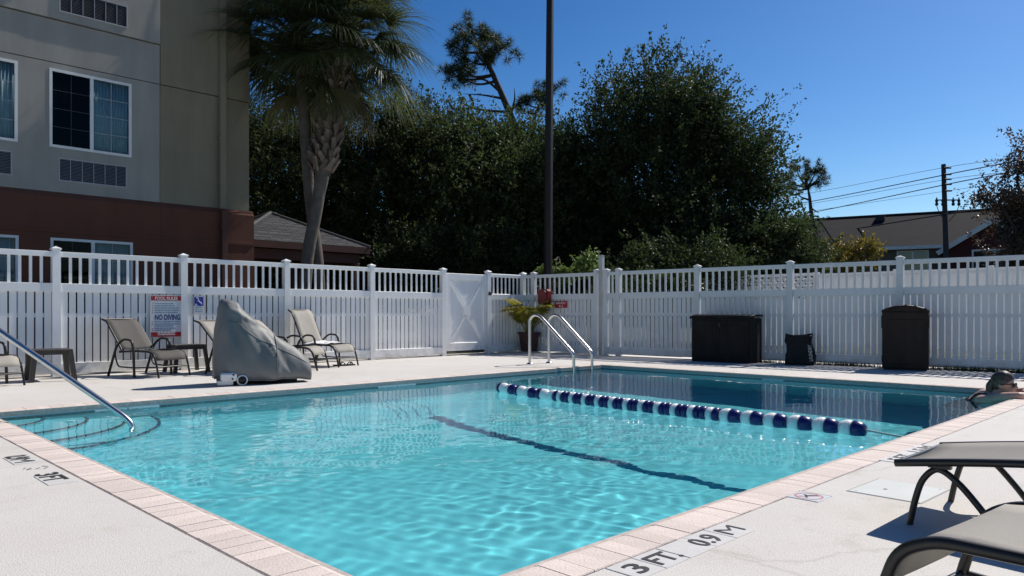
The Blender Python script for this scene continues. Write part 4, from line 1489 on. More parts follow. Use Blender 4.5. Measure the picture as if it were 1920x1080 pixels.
# ladder treads under the water
for k, z in enumerate((-.35, -.62, -.89)):
    o = MB().box(9.55, 9.97, 8.0, 8.09, z, z + .03, .004).build('ladder_tread', M['white_paint'], rz=PG)
    tag(o, ['topmost', 'middle', 'lowest'][k] + ' white ladder tread under water between the far grab rails', 'ladder tread', 'ladder treads')
pts = [(-5.2, 6.45, 0), (-5.2, 6.45, .82), (-5.02, 6.45, .95), (-4.72, 6.45, .955), (-3.345, 6.45, .012), (-3.27, 6.45, -.06), (-3.27, 6.45, -.7)]
rail_thing('handrail', 'steel handrail slanting down over the corner steps at the left', pts, .1, .0255, [(-5.2, 6.45, 0)], .12)

# ------------------------------------------------------------------ loungers and tables
def chaise(label, cx, cy, th, rec, fab, group='bent-frame loungers', back_len=.62, wd=.58, seat=.36, slen=.74):
    """foot at the origin, head along local +x"""
    t = thing('lounger', label, 'lounger', (cx, cy, 0), R(th), group)
    r = .0155
    hw = wd / 2
    side = [(-.05, 0, 0), (.0, 0, .20), (.045, 0, seat - .045), (.13, 0, seat), (slen * .55, 0, seat + .008), (slen, 0, seat - .012)]
    ca, sa = math.cos(rec), math.sin(rec)
    bx, bz = slen - .03, seat + .02
    def bp(s_):
        # back curve with the head rolled backwards
        x = bx + ca * s_ * back_len
        z = bz + sa * s_ * back_len
        if s_ > .82:
            x += (s_ - .82) ** 2 * 1.6
            z -= (s_ - .82) ** 2 * .8
        return x, z
    for sg in (1, -1):
        y = sg * hw
        MB().tube(bend([(x, y, z) for x, _, z in side], .09, 6), r, 8, sx=.8).build('side_rail', M['bronze'], t)
        MB().tube([(bp(k / 8)[0], y * .97, bp(k / 8)[1]) for k in range(9)], r * .9, 8).build('back_rail', M['bronze'], t)
        ya = sg * (hw + .045)
        MB().tube(bend([(.38, ya, 0), (.40, ya, .38), (.43, ya, .515), (.60, ya, .535), (.74, ya, .44), (.80, ya, .30), (.92, ya, 0)], .06, 5), r * 1.05, 8, sx=1.15).build('arm_frame', M['bronze'], t)
        MB().tube(bend([(.0, ya - sg * .04, .15), (.45, ya - sg * .03, .13), (.74, ya - sg * .02, .14), (.80, ya - sg * .02, .30)], .05, 3), r * .7, 6).build('side_stretcher', M['bronze'], t)
        MB().tube([(-.012, y * .3, .15), (-.012, y * .98, .15)], .011, 6).build('cross_bar', M['bronze'], t)
        MB().tube([(.42, y, seat + .0), (.42, ya, seat + .0)], .014, 6).build('arm_joint', M['bronze'], t)
    MB().tube([(-.012, -hw * .3, .15), (-.012, hw * .3, .15)], .011, 6).build('cross_bar', M['bronze'], t)
    MB().tube([(slen - .02, -hw, seat - .014), (slen - .02, hw, seat - .014)], .012, 6).build('cross_bar', M['bronze'], t)
    MB().tube([(bp(1)[0], -hw * .97, bp(1)[1]), (bp(1)[0], hw * .97, bp(1)[1])], .012, 6).build('head_bar', M['bronze'], t)
    # seat sling follows the rail and wraps down the front
    prof = [(.008, .235), (.03, .285), (.055, .325), (.10, seat - .008), (.18, seat + .004)] + [(.18 + (slen - .20) * k / 8, seat + .006 - .018 * math.sin(math.pi * k / 8)) for k in range(1, 9)]
    ys = [-1, -.6, -.2, .2, .6, 1]
    MB().sheet([[(x, q * (hw - .004), z + .006 - .014 * (1 - q * q) * (1 if x > .1 else .2)) for q in ys] for x, z in prof], .004).build('seat_sling', fab, t)
    MB().sheet([[(bp(k / 10)[0] + .02 * (1 - q * q) * sa - .008, q * (hw - .006) * .97, bp(k / 10)[1] + .008 - .02 * (1 - q * q) * ca) for q in ys] for k in range(11)], .004).build('back_sling', fab, t)
    return t
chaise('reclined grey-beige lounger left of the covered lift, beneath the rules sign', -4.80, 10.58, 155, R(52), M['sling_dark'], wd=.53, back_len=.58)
chaise('upright beige lounger with a white towel on it, right of the covered lift', -2.80, 12.65, 155, R(66), M['sling'], back_len=.66, wd=.53)
chaise('beige lounger behind the covered lift, only its foot end showing at right', -3.06, 11.95, 176, R(45), M['sling'])
chaise('beige lounger behind the covered lift, only its head end showing at left', -3.57, 11.02, 155, R(44), M['sling'])
chaise('lounger cut off by the left edge of the picture, beside a dark table', -6.25, 9.1, 155, R(45), M['sling'])
chaise('nearest beige lounger at the bottom right corner with bent dark frame', 1.10, 1.99, -52, R(40), M['sling'], seat=.375, wd=.52, slen=1.1)

# low contour lounger with arched legs
t = thing('arch_lounger', 'low lounger with curved rail and arched legs, right foreground', 'lounger', (1.86, 3.42, 0), R(-46))
hw = .3
def rz_(x):
    return .258 + .16 * x - .055 * x * x if x < 1.2 else .258 + .16 * 1.2 - .055 * 1.44 + (x - 1.2) * .55
for sg in (1, -1):
    MB().tube([(x / 16 * 1.75, sg * hw, rz_(x / 16 * 1.75)) for x in range(17)], .0165, 10).build('side_rail', M['bronze'], t)
    for ax in (.16, 1.05):
        zt_ = rz_(ax) - .028
        pts = smooth_path([(ax - .11, sg * (hw - .02), 0), (ax - .085, sg * (hw - .02), .12), (ax - .055, sg * (hw - .02), zt_ - .05), (ax, sg * (hw - .02), zt_ - .004), (ax + .07, sg * (hw - .02), zt_ - .045), (ax + .15, sg * (hw - .02), .12), (ax + .24, sg * (hw - .02), 0)], 5)
        MB().tube(pts, .0135, 9).build('arched_leg', M['bronze'], t)
        MB().box(ax - .035, ax + .05, sg * (hw - .02) - .014, sg * (hw - .02) + .014, zt_ + .002, rz_(ax) - .008).build('leg_bracket', M['bronze'], t)
MB().tube([(.004, -hw, rz_(0)), (.004, hw, rz_(0))], .011, 8).build('cross_bar', M['bronze'], t)
MB().tube([(1.74, -hw, rz_(1.74)), (1.74, hw, rz_(1.74))], .013, 8).build('cross_bar', M['bronze'], t)
MB().sheet([[(x / 20 * 1.72 + .012, q * (hw - .004), rz_(x / 20 * 1.72) + .014 - .016 * (1 - q * q)) for q in (-1, -.6, -.2, .2, .6, 1)] for x in range(21)], .004).build('sling', M['sling_mid'], t)

def side_table(label, x, y, rz, top_m, leg_w=.045):
    t = thing('side_table', label, 'table', (x, y, 0), rz, 'small side tables')
    h, s_ = .42, .23
    MB().box(-s_, s_, -s_, s_, h - .022, h, .006).build('table_top', top_m, t)
    MB().box(-s_ + .02, s_ - .02, -s_ + .02, -s_ + .035, h - .07, h - .024).box(-s_ + .02, s_ - .02, s_ - .035, s_ - .02, h - .07, h - .024).box(-s_ + .02, -s_ + .035, -s_ + .035, s_ - .035, h - .07, h - .024).box(s_ - .035, s_ - .02, -s_ + .035, s_ - .035, h - .07, h - .024).build('apron', M['brown_resin'], t)
    for sx in (-1, 1):
        for sy in (-1, 1):
            c = s_ - .03
            k = leg_w / 2
            m = MB()
            vs = []
            for (z, o_) in ((0, .045), (h - .02, 0)):
                vs += [(sx * (c + o_) - k, sy * (c + o_) - k, z), (sx * (c + o_) + k, sy * (c + o_) - k, z), (sx * (c + o_) + k, sy * (c + o_) + k, z), (sx * (c + o_) - k, sy * (c + o_) + k, z)]
            m.add(vs, [(3, 2, 1, 0), (4, 5, 6, 7), (0, 1, 5, 4), (1, 2, 6, 5), (2, 3, 7, 6), (3, 0, 4, 7)])
            m.build('leg', M['brown_resin'], t)
side_table('small dark brown table behind the slanting handrail at the left', -6.18, 10.02, R(40), M['brown_resin'], .06)
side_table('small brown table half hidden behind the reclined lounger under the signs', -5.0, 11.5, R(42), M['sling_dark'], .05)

# towel and sandals
rng = np.random.default_rng(9)
tw = []
for i in range(15):
    row = []
    for j in range(19):
        x, y = i / 14 - .5, j / 18 - .5
        z = .5 * (math.sin(x * 9 + y * 4) * .03 + math.sin(y * 13 - x * 5) * .022 + math.sin(x * 17 + y * 21) * .010) + .03
        e_ = max(abs(x), abs(y)) * 2
        z = z * (1 - .6 * max(0, e_ - .75) / .25)
        row.append((x * .36 * (1 + .12 * math.sin(y * 8)), y * .52 * (1 + .1 * math.sin(x * 7)), max(.004, z)))
    tw.append(row)
th_ = R(155)
tp = Vector((-2.80, 12.65, 0)) + Vector((math.cos(th_), math.sin(th_), 0)) * .52
tag(MB().sheet(tw, .012).build('towel', M['towel'], loc=(tp.x, tp.y, .374), rz=th_), 'crumpled white towel on the upright beige lounger', 'towel')
for k, (x, y, a, lab) in enumerate(((-2.93, 12.80, 20, 'black flip-flop under the upright lounger, left one of the pair'), (-2.80, 12.86, 48, 'black flip-flop under the upright lounger, right one of the pair'))):
    t = thing('sandal', lab, 'sandal', (x, y, 0), R(a), 'pair of black sandals')
    sole = [(.13 * math.cos(q) * (1 if math.cos(q) > 0 else 1), (.05 if math.cos(q) > 0 else .04) * math.sin(q)) for q in [2 * math.pi * i / 18 for i in range(18)]]
    MB().prism(sole, 'z', .0, .022).build('sole', M['black'], t)
    MB().tube(smooth_path([(-.01, .042, .02), (.03, .02, .06), (.075, 0, .03), (.03, -.02, .06), (-.01, -.042, .02)], 4), .009, 6).build('strap', M['black'], t)

# ------------------------------------------------------------------ covered pool lift
lf = thing('pool_lift', 'pool lift under a grey fitted cover with white wheeled base', 'pool lift', (-3.75, 9.40, 0), R(27))
def lift_top(x):
    pts = [(0, .55), (.03, .84), (.06, .98), (.10, 1.085), (.2, 1.07), (.29, 1.045), (.34, .96), (.45, .84), (.55, .755), (.66, .695), (.74, .62), (.86, .54), (.98, .46), (1.06, .40), (1.13, .34), (1.18, .30)]
    for i in range(len(pts) - 1):
        if pts[i][0] <= x <= pts[i + 1][0]:
            f = (x - pts[i][0]) / (pts[i + 1][0] - pts[i][0])
            return pts[i][1] + f * (pts[i + 1][1] - pts[i][1])
    return pts[-1][1]
NX, NK = 60, 40
rows = []
for i in range(NX + 1):
    x = 1.18 * i / NX
    zt_ = lift_top(x)
    zb = .085 + .012 * math.sin(x * 9) - .035 * min(1, x)
    hwid = .30 * min(1, (.45 + x * 3.4) if x < .16 else 1) * (1 if x < .75 else 1 - (x - .75) * .95)
    row = []
    for k in range(NK + 1):
        q = k / NK                     # 0 near-bottom .. .5 ridge .. 1 far-bottom
        s_ = 1 - abs(q - .5) * 2       # 0 bottom .. 1 ridge
        wdt = hwid * (1 - .72 * s_ ** 2.4) * (1 + .05 * math.sin(x * 11 + s_ * 5))
        z = zb + (zt_ - zb) * (1 - (1 - s_) ** 1.35)
        y = wdt * (-1 if q < .5 else 1)
        if k == NK // 2:
            y = 0
        # folds: broad creases that run down from the ridge, gathered hem
        fold = .012 * math.sin(x * 15 - z * 7) * math.sin(s_ * 3.1) + .013 * math.sin(x * 31 + z * 13 + 1) * s_ * (1 - s_) * 2
        crease = .026 * math.exp(-abs((x - .50 - .42 * (1 - s_)) / .022)) * (s_ ** .6) * (1 - s_) * 3 + .022 * math.exp(-abs((x - .22 - .75 * (1 - s_)) / .02)) * s_ * (1 - s_) * 3 + .016 * math.exp(-abs((x - .98 + .3 * (1 - s_)) / .02)) * (1 - s_) + .03 * math.exp(-((z - .93 + .5 * (x - .2)) / .03) ** 2) * (1 if .15 < x < .5 else 0) * .8
        hem = -.03 * max(0, .12 - s_) / .12
        y += (-1 if q < .5 else 1) * (fold + crease + hem)
        row.append((x + .01 * math.sin(z * 17) * s_, y, z + .004 * math.sin(x * 26) * (1 if s_ < .1 else 0)))
    rows.append(row)
MB().sheet(rows, .004).build('cover', M['lift'], lf)
for (ri, flip) in ((0, False), (NX, True)):
    cp = MB()
    loop = [rows[ri][k] for k in range(NK + 1)]
    fc = tuple(range(NK + 1))
    cp.add(loop, [fc if flip else fc[::-1]])
    cp.build('cover_end', M['lift'], lf)
for kk in (int(NK * .30), int(NK * .70)):
    MB().tube([Vector(rows[i][kk]) + Vector((0, -.002 if kk < NK / 2 else .002, 0)) for i in range(2, NX - 1)], .0045, 5).build('seam', M['lift'], lf)
for kk in (0, NK):
    MB().tube([Vector(rows[i][kk]) for i in range(0, NX + 1)], .008, 6).build('hem', M['lift'], lf)
MB().tube([Vector(rows[int(NX * .62)][k]) * 1.0 + Vector((0, (-.004 if k < NK / 2 else .004), 0)) for k in range(0, NK // 2)], .006, 5).build('seam', M['lift'], lf)
MB().box(.06, .24, -.335, -.20, .06, .165, .02).box(.02, .2, -.30, -.18, .012, .07, .01).build('base_bracket', M['white_paint'], lf)
MB().box(.05, 1.0, -.16, .16, .02, .085, .01).build('base_frame', M['darkbox'], lf)
for (x, y) in ((.31, -.27), (.31, .25), (.9, .2)):
    w_ = MB().lathe([(.028, -.025), (.062, -.025), (.068, -.015), (.068, .015), (.062, .025), (.028, .025)], 18, 'y', (x, y, .068)).build('wheel', M['white_paint'], lf)
    MB().lathe([(0, -.02), (.05, -.02), (.05, .02), (0, .02)], 14, 'y', (x, y - .006, .068)).build('hub', M['black'], w_)
MB().lathe([(0, -.34), (.012, -.34), (.012, -.33)], 8, 'y', (.2, 0, .14)).lathe([(0, -.34), (.012, -.34), (.012, -.33)], 8, 'y', (.19, 0, .09)).build('bolt', M['black'], lf)

# ------------------------------------------------------------------ signs
def sign_root(label, u, z, name='sign'):
    return thing(name, label, 'sign', W(u, VF - .046, z), PG)
s1 = sign_root('white pool rules sign with red bands and blue NO DIVING lettering', 4.44, .85)
sw, sh = .48, .66
MB().box(-sw / 2, sw / 2, 0, .004, -sh / 2, sh / 2).build('sign_board', M['tile'], s1)
fr_ = .006
MB().box(-sw / 2 + .012, sw / 2 - .012, -.0015, -.0003, sh / 2 - .085, sh / 2 - .012).build('top_band', M['red_ink'], s1)
MB().box(-sw / 2 + .012, sw / 2 - .012, -.0015, -.0003, -sh / 2 + .012, -sh / 2 + .085).build('bottom_band', M['red_ink'], s1)
e1 = (R(90), 0, 0)
lettering('POOL RULES', .05, M['white_paint'], s1, (0, -.0022, sh / 2 - .048), e1, bold=.0015, width=.34)
lettering('NO DIVING', .085, M['blue_ink'], s1, (.02, -.0014, -.012), e1, bold=.004, width=.38)
def bars(root, m, y, rows, x0=-.17, hh=.011, seed=1):
    # print too fine to read
    r3 = random.Random(seed)
    k = MB()
    for z, x1 in rows:
        x = x0
        while x < x1:
            w = r3.uniform(.012, .05)
            k.box(x, min(x + w, x1), y, y + .0008, z - hh, z + hh)
            x += w + .008
    o = k.build('fine_print', m, root)
    o['kind'] = 'stuff'
    return o
bars(s1, M['pale_blue'], -.0013, [(.20, .12), (.165, .13), (.13, .19), (.095, .19), (.06, .17), (-.085, .2), (-.12, .2), (-.15, .11), (-.185, .14), (-.215, .08)], hh=.009, seed=3)
bars(s1, M['faded_red'], -.0013, [(z, -.19) for z in (.20, .165, .13, .095, .06, -.085, -.12, -.185, -.215)], x0=-.205, hh=.008, seed=4)
bars(s1, M['white_paint'], -.0024, [(-.258, .13), (-.285, .13)], x0=-.13, hh=.009, seed=5)
for (x, z) in ((-.21, .3), (.21, .3), (-.21, -.3), (.21, -.3)):
    MB().lathe([(0, -.004), (.005, -.004), (.005, 0)], 8, 'y', (x, 0, z)).build('screw', M['grille'], s1)
s2 = sign_root('small blue and white pool lift sign with seated-figure symbol', 4.945, 1.04)
MB().box(-.085, .085, 0, .004, -.16, .13).build('sign_board', M['tile'], s2)
MB().box(-.074, .074, -.0015, -.0003, -.025, .12).build('blue_panel', M['blue_panel'], s2)
ic = MB()
for pts in ([(-.045, .1), (-.02, .105), (-.005, .07), (.012, .035), (.03, .03), (.045, .0)],):
    ic.tube([(x, -.0022, z) for x, z in smooth_path([(p[0], p[1], 0) for p in pts], 3) and [(p.x, p.y) for p in smooth_path([(q[0], q[1], 0) for q in pts], 3)]], .005, 5)
ic.ell((-.012, -.0022, .055), (.011, .002, .011), 10, 6)
ic.prism([(-.065, -.02), (-.02, -.02), (-.035, .01), (-.055, .012)], 'y', -.0022, -.001)
ic.build('symbol', M['white_paint'], s2)
lettering('POOL LIFT', .024, M['grey_ink'], s2, (0, -.001, -.083), e1, width=.13)
bars(s2, M['pale_blue'], -.001, [(-.05, .055), (-.115, .06)], x0=-.055, hh=.006, seed=6)

# emergency phone box and sign on the corner fence
def dfence(v, off, z):
    c = PD0 + Vector((math.cos(AD), math.sin(AD), 0)) * dpos(v)
    nrm = Vector((-math.sin(AD), math.cos(AD), 0))
    c = c - nrm * off
    return Vector((c.x, c.y, z))
t = thing('phone_box', 'red rounded emergency phone box hung on the corner fence above the palm', 'phone box', dfence(11.40, .04, 1.10), AD)
pf = [(-.14, .06), (-.12, .01), (-.08, -.01), (.08, -.01), (.12, .01), (.14, .06), (.14, .29), (.11, .335), (-.11, .335), (-.14, .29)]
MB().prism(pf, 'y', -.13, .0).build('housing', M['phone'], t)
MB().prism([(x * .82, .165 + (z - .165) * .82) for x, z in pf], 'y', -.15, -.1305).build('door', M['phone'], t)
MB().lathe([(0, -.165), (.018, -.163), (.02, -.151)], 10, 'y', (.085, 0, .285)).build('knob', M['white_paint'], t)
t = thing('emergency_sign', 'small red sign with white lettering right of the red phone box', 'sign', dfence(11.0, .035, 1.09), AD)
MB().box(-.17, .17, 0, .004, -.075, .075).build('sign_board', M['red_ink'], t)
lettering('EMERGENCY', .045, M['white_paint'], t, (0, -.001, .033), e1, bold=.001, width=.27)
lettering('911', .05, M['white_paint'], t, (0, -.001, -.038), e1, bold=.001, width=.11)

# ------------------------------------------------------------------ potted palm
pp = thing('potted_palm', 'yellow-green potted palm in a dark square pot by the fence corner', 'potted plant', (.385, 17.0, 0), R(20))
def frustum(z0, r0, z1, r1, wall=.02):
    m = MB()
    vs = []
    for (z, r) in ((z0, r0), (z1 - .05, r1), (z1 - .05, r1 + .018), (z1, r1 + .018), (z1, r1 - .01), (z1 - .06, r1 - .02)):
        vs += [(-r, -r, z), (r, -r, z), (r, r, z), (-r, r, z)]
    fs = [(3, 2, 1, 0), (20, 21, 22, 23)]
    for k in range(5):
        for j in range(4):
            a, c = k * 4 + j, k * 4 + (j + 1) % 4
            fs.append((a, c, c + 4, a + 4))
    return m.add(vs, fs)
frustum(.03, .13, .47, .185).build('pot', M['terracotta'], pp)
MB().box(-.2, .2, -.2, .2, 0, .028, .005).build('saucer', M['mortar'], pp)
def pinnate(L, elev, curve, rng, nleaf=26, ll=.26):
    m = MB()
    p = Vector((0, 0, 0))
    a = elev
    pts, dirs = [], []
    N = 18
    for i in range(N + 1):
        d = Vector((math.cos(a), 0, math.sin(a)))
        pts.append(p.copy())
        dirs.append(d)
        a -= curve / N * (.4 + 1.2 * i / N)
        p = p + d * L / N
    m.tube(pts, [.008 - .0003 * i for i in range(N + 1)], 5)
    for k in range(nleaf):
        t = .28 + .7 * k / nleaf
        i = min(N - 1, int(t * N))
        P, d = pts[i].lerp(pts[i + 1], t * N - i), dirs[i]
        for sg in (1, -1):
            out = (Vector((0, sg, 0)) * .8 + d * .75 + Vector((0, 0, .12))).normalized()
            l_ = ll * (1 - .6 * abs(t - .5) * 1.6) * rng.uniform(.8, 1.1)
            w = d * .012
            q1 = P + out * l_ * .55
            q2 = P + out * l_ + Vector((0, 0, -.35 * l_))
            m.add([P, q1 - w, q2, q1 + w], [(0, 1, 2, 3)])
    return m
pr = random.Random(4)
pmesh = []
for k in range(7):
    me = pinnate(pr.uniform(.75, 1.05), R(pr.uniform(62, 86)), R(pr.uniform(70, 125)), pr).mesh('frond')
    me.materials.append(M['areca'])
    pmesh.append(me)
for k in range(36):
    az = k * 2.399 + pr.uniform(-.2, .2)
    O('frond', pmesh[k % 7], None, pp, (.06 * math.cos(az), .06 * math.sin(az), .42), rz=az, scale=pr.uniform(.95, 1.3))
MB().tube([(0, 0, .38), (.02, 0, .5)], [.06, .045], 8).build('stem_base', M['stalk'], pp)

# ------------------------------------------------------------------ deck box, bag, bin
t = thing('deck_box', 'dark low storage cabinet with two doors against the right-hand fence', 'storage box', dfence(7.03, .36, 0), AD + R(0))
bw, bd, bh = .56, .27, .84
MB().box(-bw, bw, -bd, bd, .0, bh - .03, .008).build('body', M['darkbox'], t)
for sg in (-1, 1):
    x0, x1 = (-bw + .03, -.004) if sg < 0 else (.004, bw - .03)
    d_ = MB().box(x0, x1, -bd - .016, -bd - .001, .05, bh - .07, .005).build('door', M['darkbox'], t)
    MB().box(x0 + .06, x1 - .06, -bd - .022, -bd - .0165, .12, bh - .16, .004).build('door_panel', M['darkbox'], d_)
MB().box(-.02, .02, -bd - .035, -bd - .017, bh - .2, bh - .12, .005).build('hasp', M['black'], t)
ld = MB()
lx = [-bw - .03 + (2 * bw + .06) * i / 10 for i in range(11)]
lid = [[(x, -bd - .04, bh + .0 + .012 * math.cos((x) * 4)) for x in lx], [(x, -bd * .3, bh + .035) for x in lx], [(x, bd + .02, bh + .03) for x in lx]]
ld.sheet([list(r_) for r_ in zip(*lid)], .035).build('lid', M['darkbox'], t)

# soft hamper
hb_ = thing('hamper', 'black fabric hamper with white script standing between box and bin', 'hamper', dfence(5.72, .32, 0), R(-18))
rows = []
rngb = random.Random(8)
for i in range(13):
    z = .52 * i / 12
    row = []
    for k in range(29):
        a = 2 * math.pi * k / 28
        c_, s_ = math.cos(a), math.sin(a)
        x = .235 * math.copysign(abs(c_) ** .45, c_)
        y = .17 * math.copysign(abs(s_) ** .45, s_)
        bulge = 1 + .06 * math.sin(z * 9 + .4) + .03 * math.sin(a * 3 + z * 14)
        if -.9 > c_ and .2 < z < .36:
            bulge *= .86
        row.append((x * bulge + .012 * math.sin(z * 11), y * bulge, z + .018 * math.sin(a * 2 + .7) * (z / .52)))
    rows.append(row)
MB().sheet(rows, -.006).build('fabric_body', M['bag'], hb_)
MB().tube([tuple(p) for p in rows[-1]], .010, 6).build('rim', M['black'], hb_)
MB().box(-.2, .2, -.14, .14, .004, .012).build('bottom', M['black'], hb_)
lettering('LAUNDRY', .062, M['tile'], hb_, (.165, -.183, .215), (R(90), R(-96), 0), width=.28)

bn = thing('waste_bin', 'tall brown hooded waste bin against the right-hand fence', 'bin', dfence(4.05, .40, 0), AD + R(13))
w_, d_ = .325, .235
body = MB().box(-w_, w_, -d_, d_, .02, .93, .02)
body.build('body', M['binbrown'], bn)
MB().box(-w_ + .07, w_ - .07, -d_ - .010, -d_ - .001, .1, .80, .006).build('front_panel', M['binbrown'], bn)
MB().box(-w_ + .03, w_ - .03, -d_ + .03, d_ - .03, 0, .02).build('base', M['black'], bn)
dome = []
for i in range(13):
    x = -w_ - .008 + (2 * w_ + .016) * i / 12
    z = .935 + .085 * math.sin(math.pi * i / 12) ** .8
    dome.append([(x, -d_ - .008, z - .012), (x, -d_ + .05, z + .012), (x, d_ - .05, z + .012), (x, d_ + .008, z - .012)])
MB().sheet(dome, .04).build('domed_lid', M['binbrown'], bn)
MB().prism([(-w_ - .004 + (2 * w_ + .008) * i / 12, .925 + .075 * math.sin(math.pi * i / 12) ** .8) for i in range(13)], 'y', -d_ + .004, d_ - .004).build('lid_core', M['binbrown'], bn)
for sg in (-1, 1):
    MB().box(sg * w_ - .012, sg * w_ + .012, -.11, .11, .66, .86, .008).build('flap', M['black'], bn)
    MB().box(sg * w_ - .008, sg * w_ + .009, -.05, .05, .12, .22, .004).build('hinge_plate', M['black'], bn)

# ------------------------------------------------------------------ rope with floats
rp = thing('lane_rope', 'floating rope of blue and white floats across the pool', 'lane rope', W(6.15, 0, ZW), PG)
rl = [(.30, 6.68), (.12, 5.95), (.02, 5.0), (-.04, 4.0), (-.04, 3.1), (.0, 2.2)]
path = smooth_path([(x, y, .046) for x, y in rl], 30)
acc = [0]
for i in range(1, len(path)):
    acc.append(acc[-1] + (path[i] - path[i - 1]).length)
def along(s_):
    s_ = max(0, min(acc[-1] - 1e-4, s_))
    i = max(k for k in range(len(acc)) if acc[k] <= s_)
    i = min(i, len(path) - 2)
    f = (s_ - acc[i]) / (acc[i + 1] - acc[i])
    return path[i].lerp(path[i + 1], f), (path[i + 1] - path[i]).normalized()
def fmesh(kind, m):
    if kind == 'bell':     # half of a float, wide at 0, narrow at 1
        pr_ = [(.0, 0), (.050, 0), (.058, .015), (.057, .05), (.048, .085), (.034, .11), (0, .112)]
    elif kind == 'barrel':
        pr_ = [(.0, 0), (.045, 0), (.055, .012), (.056, .055), (.045, .066), (0, .067)]
    else:
        pr_ = [(0, 0), (.045, 0), (.058, .02), (.058, .06), (.05, .11), (.034, .145), (.012, .16), (0, .16)]
    me = MB().lathe(pr_, 16, 'x').mesh('float')
    me.materials.append(m)
    return me
FM = {}
for k in ('bell', 'barrel', 'bullet'):
    for c in ('b', 'w'):
        FM[k, c] = fmesh(k, M['blue_float'] if c == 'b' else M['white_float'])
seq = [('bell', 'b', -1, .112)]
for c in ('w', 'b', 'w', 'b', 'w'):
    seq += [('bell', c, 1, .115), ('bell', c, -1, .115)]
for i in range(11):
    seq += [('barrel', 'b', 1, .068), ('barrel', 'w', 1, .068), ('barrel', 'b', 1, .068)]
tail = []
for i in range(6):
    tail += [('bell', 'w', -1, .112), ('bell', 'b', 1, .112)]
tot = sum(q[3] for q in seq + tail)
scl = acc[-1] / tot
s_ = 0
for (k, c, dr, L) in seq + tail:
    P, T = along((s_ if dr > 0 else s_ + L) * scl)
    ang = math.atan2(T.y, T.x) + (0 if dr > 0 else math.pi)
    fo = O('float', FM[k, c], None, rp, P, rot=(0, R(prg.uniform(-2, 2)), ang), scale=(scl * .98, 1.22, 1.22))
    fo.visible_transmission = False     # else the refracted sun also leaves a second, unrefracted rope shadow on the floor
    s_ += L
MB().tube(smooth_path([(.9, 8.14, -.03), (.6, 7.3, -.06), (.42, 6.95, -.02), (.3, 6.68, .02)], 8) + path[::6] + [(.0, 1.9, .02)], .008, 6).build('cord', M['rope'], rp)

# ------------------------------------------------------------------ person leaning on the edge
ps = thing('person', 'person in dark swimwear and sunglasses leaning on the pool edge at the right', 'person', W(9.56, 2.04, -.82), PG)
bd_ = MB()
def lv(u, v, z):                     # pool frame -> local
    return Vector((u - 9.46, v - 2.05, z + .8))
def limb(pts, rs, n=12):
    p = smooth_path([lv(*q) for q in pts], 5)
    rr = []
    for i in range(len(rs) - 1):
        rr += [rs[i] + (rs[i + 1] - rs[i]) * k / 5 for k in range(5)]
    rr.append(rs[-1])
    bd_.tube(p, rr, n)
    for q, r in ((p[0], rs[0]), (p[-1], rs[-1])):
        bd_.ell(q, (r, r, r), 10, 6)
limb([(9.48, 2.42, -.78), (9.48, 2.36, -.45), (9.48, 2.27, -.2), (9.48, 2.16, -.05)], [.17, .135, .155, .135])        # trunk
for sg in (-1, 1):
    bd_.ell(lv(9.48 + sg * .15, 2.16, -.045), (.08, .08, .07), 12, 8)                                               # shoulders
limb([(9.48, 2.15, -.03), (9.47, 2.07, .03), (9.465, 2.03, .07)], [.075, .058, .055])                                 # neck
limb([(9.31, 2.14, -.035), (9.24, 1.97, .02), (9.20, 1.80, .045)], [.062, .052, .047])                               # near upper arm
limb([(9.20, 1.80, .045), (9.36, 1.725, .045), (9.52, 1.70, .042)], [.046, .040, .029])                              # near forearm
limb([(9.65, 2.14, -.035), (9.74, 1.98, .03), (9.78, 1.80, .06)], [.062, .05, .046])                                   # far upper arm
limb([(9.78, 1.80, .06), (9.62, 1.745, .095), (9.46, 1.735, .105)], [.045, .038, .028])                              # far forearm
for (base_, d_, sgn) in (((9.55, 1.70, .04), 1, 1), ((9.43, 1.735, .10), -1, -1)):
    bd_.ell(lv(base_[0], base_[1], base_[2]), (.048, .04, .018), 10, 6)
    for f, (dv_, L_) in enumerate(((-.030, .075), (-.010, .085), (.010, .08), (.028, .062))):
        p0 = (base_[0] + d_ * .03, base_[1] + dv_, base_[2])
        limb([p0, (p0[0] + d_ * L_ * .6, p0[1], base_[2] + .006), (p0[0] + d_ * L_, p0[1], base_[2] - .012)], [.0105, .0098, .008], 8)
    limb([(base_[0] - d_ * .01, base_[1] - .034 * sgn, base_[2]), (base_[0] + d_ * .03, base_[1] - .06 * sgn, base_[2] - .002), (base_[0] + d_ * .055, base_[1] - .066 * sgn, base_[2] - .006)], [.012, .0115, .009], 8)
for sg in (-1, 1):
    limb([(9.48 + sg * .09, 2.43, -.78), (9.48 + sg * .1, 2.36, -1.1), (9.48 + sg * .1, 2.5, -1.42)], [.095, .07, .05])
hc = Vector((9.46, 1.985, .14))
def hd_(du, dv, dz):
    return lv(hc.x + du, hc.y + dv, hc.z + dz)
bd_.ell(hd_(0, .01, .025), (.082, .103, .105), 18, 12)          # skull
bd_.ell(hd_(0, -.035, -.055), (.062, .068, .072), 14, 10)       # jaw
bd_.ell(hd_(0, -.088, -.105), (.028, .022, .02), 10, 6)         # chin
bd_.ell(hd_(0, -.108, -.022), (.013, .024, .02), 10, 6)         # nose
bd_.ell(hd_(0, -.098, -.066), (.027, .014, .010), 10, 6)        # lips
for sg in (-1, 1):
    bd_.ell(hd_(sg * .082, .02, -.01), (.012, .024, .032), 8, 6)     # ears
    bd_.ell(hd_(sg * .034, -.082, -.035), (.028, .022, .024), 8, 6)  # cheeks
raw = bd_.mesh('body_raw')
tmp = bpy.data.objects.new('tmp', raw)
C.objects.link(tmp)
